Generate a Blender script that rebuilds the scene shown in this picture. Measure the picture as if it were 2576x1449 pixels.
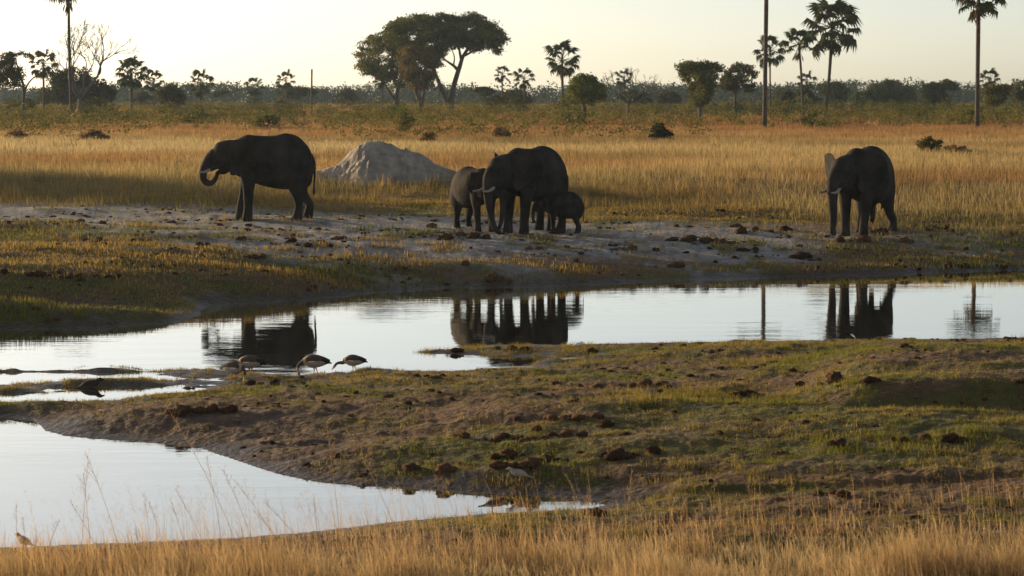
import bpy, bmesh, math, random
import numpy as np
from mathutils import Vector, Matrix
random.seed(7); rng = np.random.default_rng(11)
S = bpy.context.scene; COL = S.collection
for o in list(bpy.data.objects): bpy.data.objects.remove(o)
R = math.radians
# ------------------------------------------------------------------ camera, sky, sun, exposure
F = 5670.0; K = 0.7; PITCH = math.atan(474.5/F); CAMH = 5.0
cam = bpy.data.cameras.new('camera'); co = bpy.data.objects.new('camera', cam); COL.objects.link(co)
cam.sensor_width = 36; cam.lens = F/2576*36; cam.clip_start = 0.5; cam.clip_end = 6000
co.location = (0, 0, CAMH); co.rotation_euler = (math.pi/2-PITCH, 0, 0); S.camera = co
cam.dof.use_dof = True; cam.dof.focus_distance = 52; cam.dof.aperture_fstop = 4.0
SUN_EL = R(8.0); BETA = R(36)
sd_ = Vector((-math.cos(BETA)*math.cos(SUN_EL), math.sin(BETA)*math.cos(SUN_EL), math.sin(SUN_EL)))
world = bpy.data.worlds.new('World'); S.world = world; world.use_nodes = True
wn = world.node_tree.nodes; wl = world.node_tree.links
sky = wn.new('ShaderNodeTexSky'); sky.sky_type = 'NISHITA'; sky.sun_disc = False
sky.sun_elevation = SUN_EL; sky.sun_rotation = math.atan2(sd_.x, sd_.y)
sky.air_density = 0.5; sky.dust_density = 2.0; sky.ozone_density = 0.5; sky.altitude = 900
tint = wn.new('ShaderNodeMix'); tint.data_type = 'RGBA'; tint.blend_type = 'MULTIPLY'; tint.inputs[0].default_value = 1; tint.inputs[7].default_value = (1.08, 1.0, .88, 1)   # the warm white balance of the photo
hs = wn.new('ShaderNodeHueSaturation'); hs.inputs['Saturation'].default_value = .68; wl.new(sky.outputs[0], hs.inputs['Color']); wl.new(hs.outputs[0], tint.inputs[6]); wl.new(tint.outputs[2], wn['Background'].inputs[0]); wn['Background'].inputs[1].default_value = 0.14
sl = bpy.data.lights.new('sun', 'SUN'); sl.energy = 5.0; sl.angle = R(0.6); sl.color = (1.0, 0.75, 0.45)
so = bpy.data.objects.new('sun', sl); COL.objects.link(so)
so.rotation_euler = sd_.to_track_quat('Z', 'Y').to_euler(); so.location = (-60, 60, 40)
S.view_settings.view_transform = 'Standard'; S.view_settings.look = 'None'
S.view_settings.gamma = 1; S.view_settings.use_curve_mapping = False; S.view_settings.exposure = 0.55
# ------------------------------------------------------------------ helpers
fw = Vector((0, math.cos(PITCH), -math.sin(PITCH))); up = Vector((0, math.sin(PITCH), math.cos(PITCH)))
def ray(vx, vy): return fw + Vector((1, 0, 0))*((vx-1288)/F) + up*((724.5-vy)/F)
def G(vx, vy, z=0.0):
    d = ray(vx, vy); return Vector((0, 0, CAMH)) + d*((z-CAMH)/d.z)
def A(vx, vy, Y):
    d = ray(vx, vy); return Vector((0, 0, CAMH)) + d*(Y/d.y)
def vproj(x, y, z):   # where a point shows, used only to choose the ground cover from the survey of the photo
    zc = y*math.cos(PITCH) - (z-CAMH)*math.sin(PITCH); yc = y*math.sin(PITCH) + (z-CAMH)*math.cos(PITCH)
    return 1288 + F*x/zc, 724.5 - F*yc/zc
def smooth(x, a, b):
    t = np.clip((x-a)/(b-a), 0, 1); return t*t*(3-2*t)
def hash2(ix, iy, s):
    h = (ix.astype(np.int64)*374761393 + iy.astype(np.int64)*668265263 + s*144665) & 0xffffffff
    h = ((h ^ (h >> 13))*1274126177) & 0xffffffff
    return ((h ^ (h >> 16)) & 0xffffff)/float(0xffffff)
def vnoise(x, y, s=0):
    x = np.asarray(x, float); y = np.asarray(y, float)
    ix = np.floor(x); iy = np.floor(y); fx = x-ix; fy = y-iy
    fx = fx*fx*fx*(fx*(fx*6-15)+10); fy = fy*fy*fy*(fy*(fy*6-15)+10)
    a = hash2(ix, iy, s); b = hash2(ix+1, iy, s); c = hash2(ix, iy+1, s); d = hash2(ix+1, iy+1, s)
    return (a*(1-fx)+b*fx)*(1-fy) + (c*(1-fx)+d*fx)*fy
def fbm(x, y, s=0, o=4):
    t = 0; a = .5; n = 0
    for i in range(o):
        t = t + a*vnoise(x*2**i+17.3*i, y*2**i-9.1*i, s+i*31); n += a; a *= .5
    return t/n
def poly_sd(px, py, P):
    P = np.asarray(P, float); n = len(P); best = np.full(px.shape, 1e18); ins = np.zeros(px.shape, bool)
    for i in range(n):
        ax, ay = P[i]; bx, by = P[(i+1) % n]; dx, dy = bx-ax, by-ay
        t = np.clip(((px-ax)*dx+(py-ay)*dy)/(dx*dx+dy*dy+1e-12), 0, 1)
        best = np.minimum(best, (px-ax-t*dx)**2 + (py-ay-t*dy)**2)
        if ay != by:
            ins ^= ((ay > py) != (by > py)) & (px < dx*(py-ay)/(by-ay)+ax)
    d = np.sqrt(best); return np.where(ins, -d, d)
def np_mesh(name, V, Fs, col=None, smooth_=False):
    V = np.ascontiguousarray(V, np.float32); me = bpy.data.meshes.new(name)
    me.vertices.add(len(V)); me.vertices.foreach_set('co', V.ravel())
    Fs = [np.ascontiguousarray(f, np.int32) for f in (Fs if isinstance(Fs, list) else [Fs]) if len(f)]
    tot = sum(f.size for f in Fs); npol = sum(len(f) for f in Fs)
    me.loops.add(tot); me.loops.foreach_set('vertex_index', np.concatenate([f.ravel() for f in Fs]))
    me.polygons.add(npol); st = []; b = 0
    for f in Fs:
        k = f.shape[1]; st.append(b+np.arange(len(f))*k); b += f.size
    me.polygons.foreach_set('loop_start', np.concatenate(st).astype(np.int32))
    if smooth_: me.polygons.foreach_set('use_smooth', np.ones(npol, bool))
    me.update(calc_edges=True); me.validate()
    if col is not None:
        ca = me.color_attributes.new('Col', 'FLOAT_COLOR', 'POINT')
        c = np.ones((len(V), 4), np.float32); c[:, :col.shape[1]] = col
        ca.data.foreach_set('color', c.ravel())
    return me
def obj(name, me, mat=None, parent=None, loc=None, label=None, cat=None, group=None, kind=None, rot=None, scale=None):
    o = bpy.data.objects.new(name, me); COL.objects.link(o)
    if mat is not None and me is not None and len(me.materials) == 0:
        for m in (mat if isinstance(mat, (list, tuple)) else [mat]): me.materials.append(m)
    if parent: o.parent = parent
    if loc is not None: o.location = loc
    if rot is not None: o.rotation_euler = rot
    if scale is not None: o.scale = scale if hasattr(scale, '__len__') else (scale,)*3
    for k, v in (('label', label), ('category', cat), ('group', group), ('kind', kind)):
        if v: o[k] = v
    return o
def thing(name, loc, label, cat, group=None, rot=None, scale=None):
    o = obj(name, None, None, None, loc, label, cat, group, None, rot, scale); o.empty_display_size = .3; return o
class MB:
    def __init__(s): s.V = []; s.F = []; s.C = []
    def add(s, V, Fc, c=(1, 1, 1)):
        b = len(s.V); s.V += [tuple(v) for v in V]; s.F += [tuple(i+b for i in f) for f in Fc]; s.C += [tuple(c)]*len(V)
    def tube(s, pts, rad, n=8, c=(1, 1, 1), cap=True):
        pts = [Vector(p) for p in pts]; V = []; Fc = []
        t0 = (pts[1]-pts[0]).normalized(); u = t0.orthogonal().normalized()
        for i, p in enumerate(pts):
            t = (pts[min(i+1, len(pts)-1)]-pts[max(i-1, 0)]).normalized()
            u = (u - t*u.dot(t)).normalized(); w = t.cross(u)
            for k in range(n):
                a = 2*math.pi*k/n; V.append(p+(u*math.cos(a)+w*math.sin(a))*rad[i])
        for i in range(len(pts)-1):
            for k in range(n):
                Fc.append((i*n+k, i*n+(k+1) % n, (i+1)*n+(k+1) % n, (i+1)*n+k))
        if cap: Fc += [tuple(range(n-1, -1, -1)), tuple((len(pts)-1)*n+k for k in range(n))]
        s.add(V, Fc, c)
    def mesh(s, name, smooth_=True):
        me = bpy.data.meshes.new(name); me.from_pydata(s.V, [], s.F)
        if smooth_: me.polygons.foreach_set('use_smooth', np.ones(len(me.polygons), bool))
        ca = me.color_attributes.new('Col', 'FLOAT_COLOR', 'POINT')
        c = np.ones((len(s.V), 4), np.float32)
        if len(s.V): c[:, :3] = np.array(s.C)[:, :3]; ca.data.foreach_set('color', c.ravel())
        me.update(); return me
def spline(P, m=4):
    P = np.array(P, float); out = []
    Q = np.vstack([2*P[0]-P[1], P, 2*P[-1]-P[-2]])
    for i in range(1, len(Q)-2):
        for k in range(m):
            t = k/m; a, b, c, d = Q[i-1], Q[i], Q[i+1], Q[i+2]
            out.append(.5*((2*b)+(c-a)*t+(2*a-5*b+4*c-d)*t*t+(-a+3*b-3*c+d)*t**3))
    out.append(Q[-2]); return np.array(out)
# ------------------------------------------------------------------ materials
def newmat(name):
    m = bpy.data.materials.new(name); m.use_nodes = True; return m, m.node_tree.nodes, m.node_tree.links
def mat_plain(name, color, rough=.8, var=.25, scale=8, bump=.0, bscale=40, spec=.3, attr=False):
    m, n, l = newmat(name); b = n['Principled BSDF']; b.inputs['Roughness'].default_value = rough
    b.inputs['Specular IOR Level'].default_value = spec
    tc = n.new('ShaderNodeTexCoord'); no = n.new('ShaderNodeTexNoise'); no.inputs['Scale'].default_value = scale; no.inputs['Detail'].default_value = 6
    l.new(tc.outputs['Object'], no.inputs['Vector'])
    mp = n.new('ShaderNodeMapRange'); mp.inputs[1].default_value = .3; mp.inputs[2].default_value = .7
    mp.inputs[3].default_value = 1-var; mp.inputs[4].default_value = 1+var; l.new(no.outputs['Fac'], mp.inputs[0])
    mx = n.new('ShaderNodeMix'); mx.data_type = 'RGBA'; mx.blend_type = 'MULTIPLY'; mx.inputs[0].default_value = 1
    if attr:
        at = n.new('ShaderNodeAttribute'); at.attribute_name = 'Col'; l.new(at.outputs['Color'], mx.inputs[6])
    else: mx.inputs[6].default_value = (*color, 1)
    l.new(mp.outputs[0], mx.inputs[7]); l.new(mx.outputs[2], b.inputs['Base Color'])
    if bump:
        n2 = n.new('ShaderNodeTexNoise'); n2.inputs['Scale'].default_value = bscale; n2.inputs['Detail'].default_value = 5
        l.new(tc.outputs['Object'], n2.inputs['Vector']); bp = n.new('ShaderNodeBump'); bp.inputs['Strength'].default_value = bump
        bp.inputs['Distance'].default_value = .05; l.new(n2.outputs['Fac'], bp.inputs['Height']); l.new(bp.outputs[0], b.inputs['Normal'])
    return m
def mat_leaf(name, trans=.4):
    m, n, l = newmat(name); n.remove(n['Principled BSDF'])
    at = n.new('ShaderNodeAttribute'); at.attribute_name = 'Col'
    d = n.new('ShaderNodeBsdfDiffuse'); t = n.new('ShaderNodeBsdfTranslucent'); mx = n.new('ShaderNodeMixShader'); mx.inputs[0].default_value = trans
    l.new(at.outputs['Color'], d.inputs[0]); l.new(at.outputs['Color'], t.inputs[0])
    l.new(d.outputs[0], mx.inputs[1]); l.new(t.outputs[0], mx.inputs[2]); l.new(mx.outputs[0], n['Material Output'].inputs[0]); return m
M_grass = mat_leaf('dry_grass', .45); M_leaf = mat_leaf('foliage', .3)
M_bark = mat_plain('bark', (.075, .06, .05), .9, .35, 5, .5, 20)
M_deadwood = mat_plain('dead_wood', (.12, .10, .085), .9, .3, 6, .3, 30)
M_palmtrunk = mat_plain('palm_trunk', (.085, .065, .05), .9, .35, 4, .4, 25)
M_dung = mat_plain('dung', (.070, .036, .020), .95, .5, 25, .8, 60, .1)
M_tusk = mat_plain('ivory', (.26, .235, .20), .45, .1, 10)
M_eye = mat_plain('eye', (.01, .008, .006), .2, .05, 10)
def mat_skin():
    m, n, l = newmat('elephant_skin'); b = n['Principled BSDF']; b.inputs['Roughness'].default_value = .85; b.inputs['Specular IOR Level'].default_value = .08
    tc = n.new('ShaderNodeTexCoord'); no = n.new('ShaderNodeTexNoise'); no.inputs['Scale'].default_value = 1.6; no.inputs['Detail'].default_value = 7
    l.new(tc.outputs['Object'], no.inputs['Vector']); cr = n.new('ShaderNodeValToRGB')
    cr.color_ramp.elements[0].position = .35; cr.color_ramp.elements[0].color = (.016, .0135, .0126, 1)
    cr.color_ramp.elements[1].position = .68; cr.color_ramp.elements[1].color = (.050, .041, .035, 1)
    l.new(no.outputs['Fac'], cr.inputs[0]); l.new(cr.outputs[0], b.inputs['Base Color'])
    vo = n.new('ShaderNodeTexVoronoi'); vo.feature = 'DISTANCE_TO_EDGE'; vo.inputs['Scale'].default_value = 16
    n3 = n.new('ShaderNodeTexNoise'); n3.inputs['Scale'].default_value = 5; n3.inputs['Detail'].default_value = 6
    l.new(tc.outputs['Object'], n3.inputs['Vector'])
    mv = n.new('ShaderNodeMapping'); mv.inputs['Scale'].default_value = (1, 1, 1.9); l.new(tc.outputs['Object'], mv.inputs[0]); l.new(mv.outputs[0], vo.inputs['Vector'])
    ma = n.new('ShaderNodeMath'); ma.operation = 'MULTIPLY_ADD'; ma.inputs[1].default_value = .5
    l.new(vo.outputs['Distance'], ma.inputs[0]); l.new(n3.outputs['Fac'], ma.inputs[2])
    bp = n.new('ShaderNodeBump'); bp.inputs['Strength'].default_value = .6; bp.inputs['Distance'].default_value = .04
    l.new(ma.outputs[0], bp.inputs['Height']); l.new(bp.outputs[0], b.inputs['Normal']); return m
M_skin = mat_skin()
def mat_ground():
    m, n, l = newmat('ground_soil'); b = n['Principled BSDF']
    at = n.new('ShaderNodeAttribute'); at.attribute_name = 'Col'
    tc = n.new('ShaderNodeTexCoord'); no = n.new('ShaderNodeTexNoise'); no.inputs['Scale'].default_value = 3.5; no.inputs['Detail'].default_value = 9; no.inputs['Roughness'].default_value = .7
    l.new(tc.outputs['Object'], no.inputs['Vector'])
    mp = n.new('ShaderNodeMapRange'); mp.inputs[1].default_value = .3; mp.inputs[2].default_value = .7; mp.inputs[3].default_value = .5; mp.inputs[4].default_value = 1.5
    l.new(no.outputs['Fac'], mp.inputs[0]); mx = n.new('ShaderNodeMix'); mx.data_type = 'RGBA'; mx.blend_type = 'MULTIPLY'; mx.inputs[0].default_value = 1
    l.new(at.outputs['Color'], mx.inputs[6]); l.new(mp.outputs[0], mx.inputs[7]); l.new(mx.outputs[2], b.inputs['Base Color'])
    mr = n.new('ShaderNodeMapRange'); mr.inputs[3].default_value = .95; mr.inputs[4].default_value = .38; l.new(at.outputs['Alpha'], mr.inputs[0]); l.new(mr.outputs[0], b.inputs['Roughness'])
    b.inputs['Specular IOR Level'].default_value = .25
    bp = n.new('ShaderNodeBump'); bp.inputs['Strength'].default_value = 1.0; bp.inputs['Distance'].default_value = .07
    n2 = n.new('ShaderNodeTexNoise'); n2.inputs['Scale'].default_value = 9; n2.inputs['Detail'].default_value = 8; l.new(tc.outputs['Object'], n2.inputs['Vector'])
    l.new(n2.outputs['Fac'], bp.inputs['Height']); l.new(bp.outputs[0], b.inputs['Normal']); return m
M_ground = mat_ground()
def mat_water():
    m, n, l = newmat('water'); n.remove(n['Principled BSDF'])
    d = n.new('ShaderNodeBsdfDiffuse'); d.inputs[0].default_value = (.03, .028, .02, 1)
    g = n.new('ShaderNodeBsdfGlossy'); g.inputs['Roughness'].default_value = .015; g.inputs[0].default_value = (1, .99, .95, 1)
    fr = n.new('ShaderNodeFresnel'); fr.inputs[0].default_value = 1.34
    pw = n.new('ShaderNodeMath'); pw.operation = 'POWER'; pw.inputs[1].default_value = .22; l.new(fr.outputs[0], pw.inputs[0])
    mx = n.new('ShaderNodeMixShader'); l.new(pw.outputs[0], mx.inputs[0]); l.new(d.outputs[0], mx.inputs[1]); l.new(g.outputs[0], mx.inputs[2])
    tc = n.new('ShaderNodeTexCoord'); mv = n.new('ShaderNodeMapping'); mv.inputs['Scale'].default_value = (.8, 3.0, 1); l.new(tc.outputs['Object'], mv.inputs[0])
    n1 = n.new('ShaderNodeTexNoise'); n1.inputs['Scale'].default_value = 2.2; n1.inputs['Detail'].default_value = 3; l.new(mv.outputs[0], n1.inputs['Vector'])
    n2 = n.new('ShaderNodeTexNoise'); n2.inputs['Scale'].default_value = .12; n2.inputs['Detail'].default_value = 2; l.new(tc.outputs['Object'], n2.inputs['Vector'])
    mr = n.new('ShaderNodeMapRange'); mr.inputs[1].default_value = .4; mr.inputs[2].default_value = .65; mr.inputs[3].default_value = .15; mr.inputs[4].default_value = 1.0; l.new(n2.outputs['Fac'], mr.inputs[0])
    mw = n.new('ShaderNodeMapping'); mw.inputs['Scale'].default_value = (.3, 1.5, 1); l.new(tc.outputs['Object'], mw.inputs[0])
    n4 = n.new('ShaderNodeTexNoise'); n4.inputs['Scale'].default_value = 1.0; n4.inputs['Detail'].default_value = 2; l.new(mw.outputs[0], n4.inputs['Vector'])
    ad = n.new('ShaderNodeMath'); ad.operation = 'MULTIPLY_ADD'; ad.inputs[1].default_value = 2.5; l.new(n4.outputs['Fac'], ad.inputs[0]); l.new(n1.outputs['Fac'], ad.inputs[2])
    mu = n.new('ShaderNodeMath'); mu.operation = 'MULTIPLY'; l.new(ad.outputs[0], mu.inputs[0]); l.new(mr.outputs[0], mu.inputs[1])
    bp = n.new('ShaderNodeBump'); bp.inputs['Strength'].default_value = .5; bp.inputs['Distance'].default_value = .0055; l.new(mu.outputs[0], bp.inputs['Height'])
    l.new(bp.outputs[0], g.inputs['Normal']); l.new(mx.outputs[0], n['Material Output'].inputs[0]); return m
M_water = mat_water()
# ------------------------------------------------------------------ terrain
far_shore = [(-1500, 850), (-700, 842), (-200, 836), (0, 829), (233, 822), (433, 812), (494, 800), (508, 782), (520, 768), (580, 762), (633, 760), (767, 752), (858, 743),
             (992, 731), (1158, 723), (1325, 721), (1459, 715), (1717, 706), (1884, 699), (2050, 695), (2250, 689), (2383, 684), (2576, 679), (2900, 668), (3500, 655), (4200, 645)]
near_shore = [(4200, 830), (3300, 838), (2576, 849), (2300, 853), (2000, 857), (1700, 862), (1500, 865), (1400, 868), (1250, 872), (1120, 880), (1050, 886), (1150, 893), (1350, 897), (1480, 898), (1400, 908),
              (1330, 926), (1150, 931), (920, 938), (850, 942), (740, 946), (690, 955), (560, 965), (480, 985), (400, 992), (280, 1008), (140, 1012), (0, 1010), (-400, 1000), (-1500, 985)]
pond_top = [(-1500, 1010), (-400, 1035), (0, 1050), (80, 1060), (115, 1083), (160, 1096), (240, 1104), (370, 1112), (500, 1128), (560, 1146), (620, 1168), (700, 1194), (800, 1212), (900, 1222), (1050, 1228), (1200, 1238), (1350, 1248), (1480, 1262), (1530, 1270)]
pond_bot = [(1480, 1279), (1230, 1292), (1000, 1312), (800, 1336), (600, 1353), (400, 1362), (200, 1370), (40, 1376), (-300, 1378), (-1500, 1390)]
g2 = lambda L: [tuple(G(a, b, 0)[:2]) for a, b in L]
MAIN = g2(far_shore+near_shore); POND = g2(pond_top+pond_bot)
PUDD = [g2(p) for p in ([(160, 791), (200, 787), (243, 790), (235, 795), (180, 796)], [(283, 790), (330, 787), (410, 790), (400, 796), (310, 796)],
                        [(700, 970), (760, 962), (800, 966), (770, 975), (710, 976)])]
MARSH = g2([(-1500, 930), (0, 928), (300, 925), (560, 927), (700, 938), (800, 934), (930, 926), (1050, 936), (860, 950), (700, 966), (480, 985), (280, 998), (0, 1000), (-1500, 985)])
MARSH2 = g2([(1020, 890), (1060, 880), (1200, 870), (1500, 866), (1560, 890), (1480, 925), (1330, 934), (1200, 934), (1300, 915), (1340, 905), (1150, 898)])
BUMPS = []
def bump(vx, vy, z, rx, ry, h, rot=0):
    p = G(vx, vy, z); BUMPS.append((p.x, p.y, rx, ry, h, rot))
bump(640, 680, .65, 3.6, 1.2, .14); bump(150, 695, .65, 5.0, 1.2, .12); bump(420, 612, .85, 4, 1.3, .12); bump(60, 600, .85, 5, 1.3, .2)
bump(60, 555, .95, 5, 1.6, .22); bump(2420, 612, .9, 4.6, 1.2, .20); bump(1250, 655, .6, 3.2, .8, .16); bump(1600, 690, .3, 3, .7, .1)
bump(1750, 545, 1.0, 4, 1.5, .1); bump(2350, 930, .3, 3.4, 2.2, .26); bump(1750, 900, .1, 3.5, 1.2, .1); bump(1500, 1020, .4, 2.2, .9, .14); bump(2250, 1060, .45, 3, 1.6, .12)
bump(-250, 1030, .05, 3.2, .6, .10); bump(120, 1028, .05, 2.2, .5, .09); bump(330, 1040, .1, 1.6, .7, .08); bump(900, 545, 1, 3, 1.2, -.1); bump(760, 565, 1, 2, .6, .12)
bump(1320, 1178, .2, 1.0, .45, .10); bump(520, 1030, .3, 2.0, .8, .1)
PX = [0, 30, 60, 90, 100, 108, 116, 125, 160, 200, 250, 400, 1000, 4000]; PZ = [1.12, 1.12, 1.12, 1.13, 1.14, 1.17, 1.44, 1.94, 2.15, 2.34, 2.53, 2.8, 3.2, 3.5]
def terr(x, y):
    x = np.asarray(x, float); y = np.asarray(y, float)
    sm = poly_sd(x, y, MAIN); sp = poly_sd(x, y, POND); s = np.minimum(sm, sp)
    for p in PUDD: s = np.minimum(s, poly_sd(x, y, p))
    d = y/K; u = x/np.maximum(y, 1); vx = 1288+F*u
    yc = np.interp(vx, [-500, 450, 900, 2600], [45.5, 46, 50.5, 54.5]); far = y > yc
    # wobble the shoreline a little
    s = s + (fbm(x*1.3, y*1.3, 5)-.5)*np.where(sp < sm, .16, .35)*np.clip(1-np.abs(s)/3, 0, 1)
    ps = np.maximum(s, 0); Lf = np.interp(vx, [300, 900, 1400], [3.1, 4.2, 6.0])
    land_far = np.interp(d, PX, PZ)*(1-np.exp(-ps/Lf))
    land_near = .42*(1-np.exp(-np.maximum(sm, 0)/4.8))*(1-np.exp(-np.maximum(sp, 0)/np.where(y < 27.6, 3.4, 2.1)))
    # step behind the right-hand hollow
    st = smooth(vx, 1950, 2250)*smooth(y, 33.3, 34.3)*(1-smooth(y, 35.5, 42))*.36
    land_near = land_near + st*np.clip(ps/1.5, 0, 1)
    h = np.where(far, land_far, land_near)
    for bx, by, rx, ry, hh, ro in BUMPS:
        h = h + hh*np.exp(-(((x-bx)/rx)**2+((y-by)/ry)**2)*1.2)*np.clip(ps/.5, 0, 1)
    lf = np.clip(ps/1.2, 0, 1)
    big = np.interp(d, [30, 110, 150, 300, 900], [.06, .07, .2, .35, .9])
    h = h + lf*((fbm(x*.22, y*.3, 1)-.5)*big*1.6 + (fbm(x*.9, y*1.5, 2)-.5)*.14 + (fbm(x*2.6, y*4.6, 3, 3)-.5)*.06*np.where(far, .45, 1))
    h = h + np.clip(ps/.4, 0, 1)*(~far)*(1-smooth(vx, 700, 1250))*(fbm((x+y*.8)*1.6, (y-x*.25)*7, 12, 3)-.5)*.07 + np.clip(ps/.4, 0, 1)*(fbm(x*9, y*11, 9, 3)-.5)*.045*np.where(far, .5, 1)*(d < 130)
    h = np.where(s < 0, -.35*(1-np.exp(s/.8))-.004, h+.004)
    md = np.minimum(poly_sd(x, y, MARSH), poly_sd(x, y, MARSH2)); mk = smooth(-md, -.15, .5)
    mz = (fbm(x*.55, y*1.5, 13, 4)-.505)*.30 + (fbm(x*5, y*7, 14, 2)-.5)*.05; mz = np.clip(mz, -.12, .10)
    h = np.where((mk > 0) & (h < .12), h*(1-mk)+np.maximum(np.minimum(h, .04), mz)*mk, h)
    return h, s
def Z(x, y): return float(terr(np.array([x]), np.array([y]))[0][0])
def hit(vx, vy):
    d = ray(vx, vy); ts = 1/np.linspace(1/16, 1/1400, 1500); ts = ts
    x = d.x/d.y*ts; y = ts; z = CAMH + d.z/d.y*ts
    k = np.nonzero(z <= np.maximum(terr(x, y)[0], 0))[0]; i = k[0] if len(k) else -1
    return Vector((x[i], y[i], max(float(z[i]), 0)))
NR, NC = 560, 760
yy = 1/np.linspace(1/13.0, 1/1580.0, NR); uu = np.linspace(-.40, .40, NC)
uu = np.sign(uu)*(np.abs(uu)/.4)**1.15*.4
YG, UG = np.meshgrid(yy, uu, indexing='ij'); XG = UG*YG
HG, SG = terr(XG.ravel(), YG.ravel())
SANDC = np.array((.255, .242, .235)); SOIL = np.array((.118, .069, .038)); MUD = np.array((.055, .040, .030)); GREEN = np.array((.085, .088, .022)); STRAW = np.array((.27, .17, .055)); RED = np.array((.24, .12, .045))
def cover(x, y, z, s):
    d = y/K; vx, vy = vproj(x, y, z); far = d > np.interp(vx, [-500, 450, 900, 2600], [65, 65.7, 72, 78])
    n1 = fbm(x*.35, y*.7, 21); n2 = fbm(x*1.1, y*2.0, 22); n3 = fbm(x*.12, y*.25, 23)
    edge = 1-smooth(s+(n2-.5)*1.1, .1, .8)
    sand = smooth(d+(n1-.5)*14-np.interp(vx, [0, 400, 800, 1850, 2150], [6, 2, -2, -1, 9]), 86, 93)*(1-smooth(d+(n1-.5)*9+(vx-1200)*.006, 105, 112))
    sand = sand*(1-.8*smooth(vx, 1950, 2250)*(1-smooth(d, 97, 101))); sand = np.maximum(sand, .6*smooth(n1, .56, .66)*(d > 86)*(d < 106))*far*(1-(.55-.35*smooth(d, 96, 101))*smooth(n2, .52, .60))
    green = smooth(n1*.6+n2*.4, .44, .56)
    bank = (1-far)*(1-smooth(vx+(n1-.5)*300, 650, 1150))*smooth(vy+(n2-.5)*40, 1012, 1045)     # bare mud slope by the pond
    right = (1-far)*smooth(vx, 1350, 1900)*smooth(vy, 990, 1030)*(1-smooth(vy, 1130, 1220))
    green = np.where(far > 0, green, np.clip(green*.9+right*.6, 0, 1)*(1-bank))
    return dict(d=d, vx=vx, vy=vy, far=far, edge=edge, sand=sand, green=green, bank=bank, n1=n1, n2=n2, n3=n3, right=right)
def ground_color(x, y, z, s):
    c = cover(x, y, z, s); L = lambda a, b, t: a*(1-t[:, None])+b*t[:, None]
    col = np.repeat(SOIL[None], len(x), 0)*(.75+.5*fbm(x*2, y*3, 31))[:, None]
    col = L(col, GREEN, c['green']*.8); col = L(col, SANDC, c['sand']*(1-.5*smooth(c['n2'], .5, .62)))
    col = L(col, np.array((.10, .066, .047)), c['bank']*.9)
    col = L(col, np.array((.17, .11, .06)), c['far']*smooth(c['vx'], 900, 1500)*(1-smooth(c['d'], 84, 92))*(1-c['sand'])*.8)
    field = smooth(c['d']+(c['n1']-.5)*10, 108, 116); col = L(col, STRAW*.8, field)
    col = L(col, RED*.8, smooth(c['d'], 200, 280)); col = L(col, GREEN*1.1, smooth(c['d'], 450, 900)*.6)
    col = L(col, MUD, np.clip(c['edge'], 0, 1)*.9*(c['d'] < 125))
    wet = np.clip(c['edge'], 0, 1)*(c['d'] < 125); wet = np.maximum(wet, (s < 0)*1.0)
    return np.hstack([col, wet[:, None]])
gc = ground_color(XG.ravel(), YG.ravel(), HG, SG)
idx = np.arange(NR*NC).reshape(NR, NC)
quads = np.stack([idx[:-1, :-1], idx[:-1, 1:], idx[1:, 1:], idx[1:, :-1]], -1).reshape(-1, 4)
obj('ground', np_mesh('ground', np.stack([XG.ravel(), YG.ravel(), HG], 1), quads, gc, True), M_ground, kind='structure')
wv = [(-45, 12, 0), (60, 12, 0), (60, 100, 0), (-45, 100, 0)]
me = bpy.data.meshes.new('water'); me.from_pydata([G(-1480, 1420)[:], (12, 19, 0), (26, 40, 0), G(4150, 640)[:], G(-1480, 640)[:]], [], [(0, 1, 2, 3, 4)]); me.update()
obj('water', me, M_water, kind='structure')
# ------------------------------------------------------------------ elephants
def loft(path, m=4, n=20, axis=None):
    P = spline(path, m); V = []; Fc = []
    pos = P[:, :3]; T = np.gradient(pos, axis=0); T /= np.linalg.norm(T, axis=1)[:, None]+1e-9
    if axis is not None: T = np.repeat(np.array([axis], float), len(P), 0)
    def ring(p, t, rw, rh):
        s = np.array((0, 1., 0)); s = s-t*s.dot(t); s /= np.linalg.norm(s)+1e-9; w = np.cross(t, s)
        return [p+s*rw*math.cos(2*math.pi*k/n)+w*rh*math.sin(2*math.pi*k/n) for k in range(n)]
    rings = []
    def cap(i, sg):
        r = min(P[i, 3], P[i, 4]); out = []
        for a in (80, 55, 28): out.append(ring(pos[i]+sg*T[i]*r*.6*math.sin(R(a)), T[i], P[i, 3]*math.cos(R(a)), P[i, 4]*math.cos(R(a))))
        return out
    rings += cap(0, -1)
    for i in range(len(P)): rings.append(ring(pos[i], T[i], max(P[i, 3], .01), max(P[i, 4], .01)))
    rings += cap(-1, 1)[::-1]
    for r in rings: V += r
    for i in range(len(rings)-1):
        for k in range(n): Fc.append((i*n+k, i*n+(k+1) % n, (i+1)*n+(k+1) % n, (i+1)*n+k))
    Fc += [tuple(range(n-1, -1, -1)), tuple((len(rings)-1)*n+k for k in range(n))]
    return np.array(V), Fc
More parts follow.
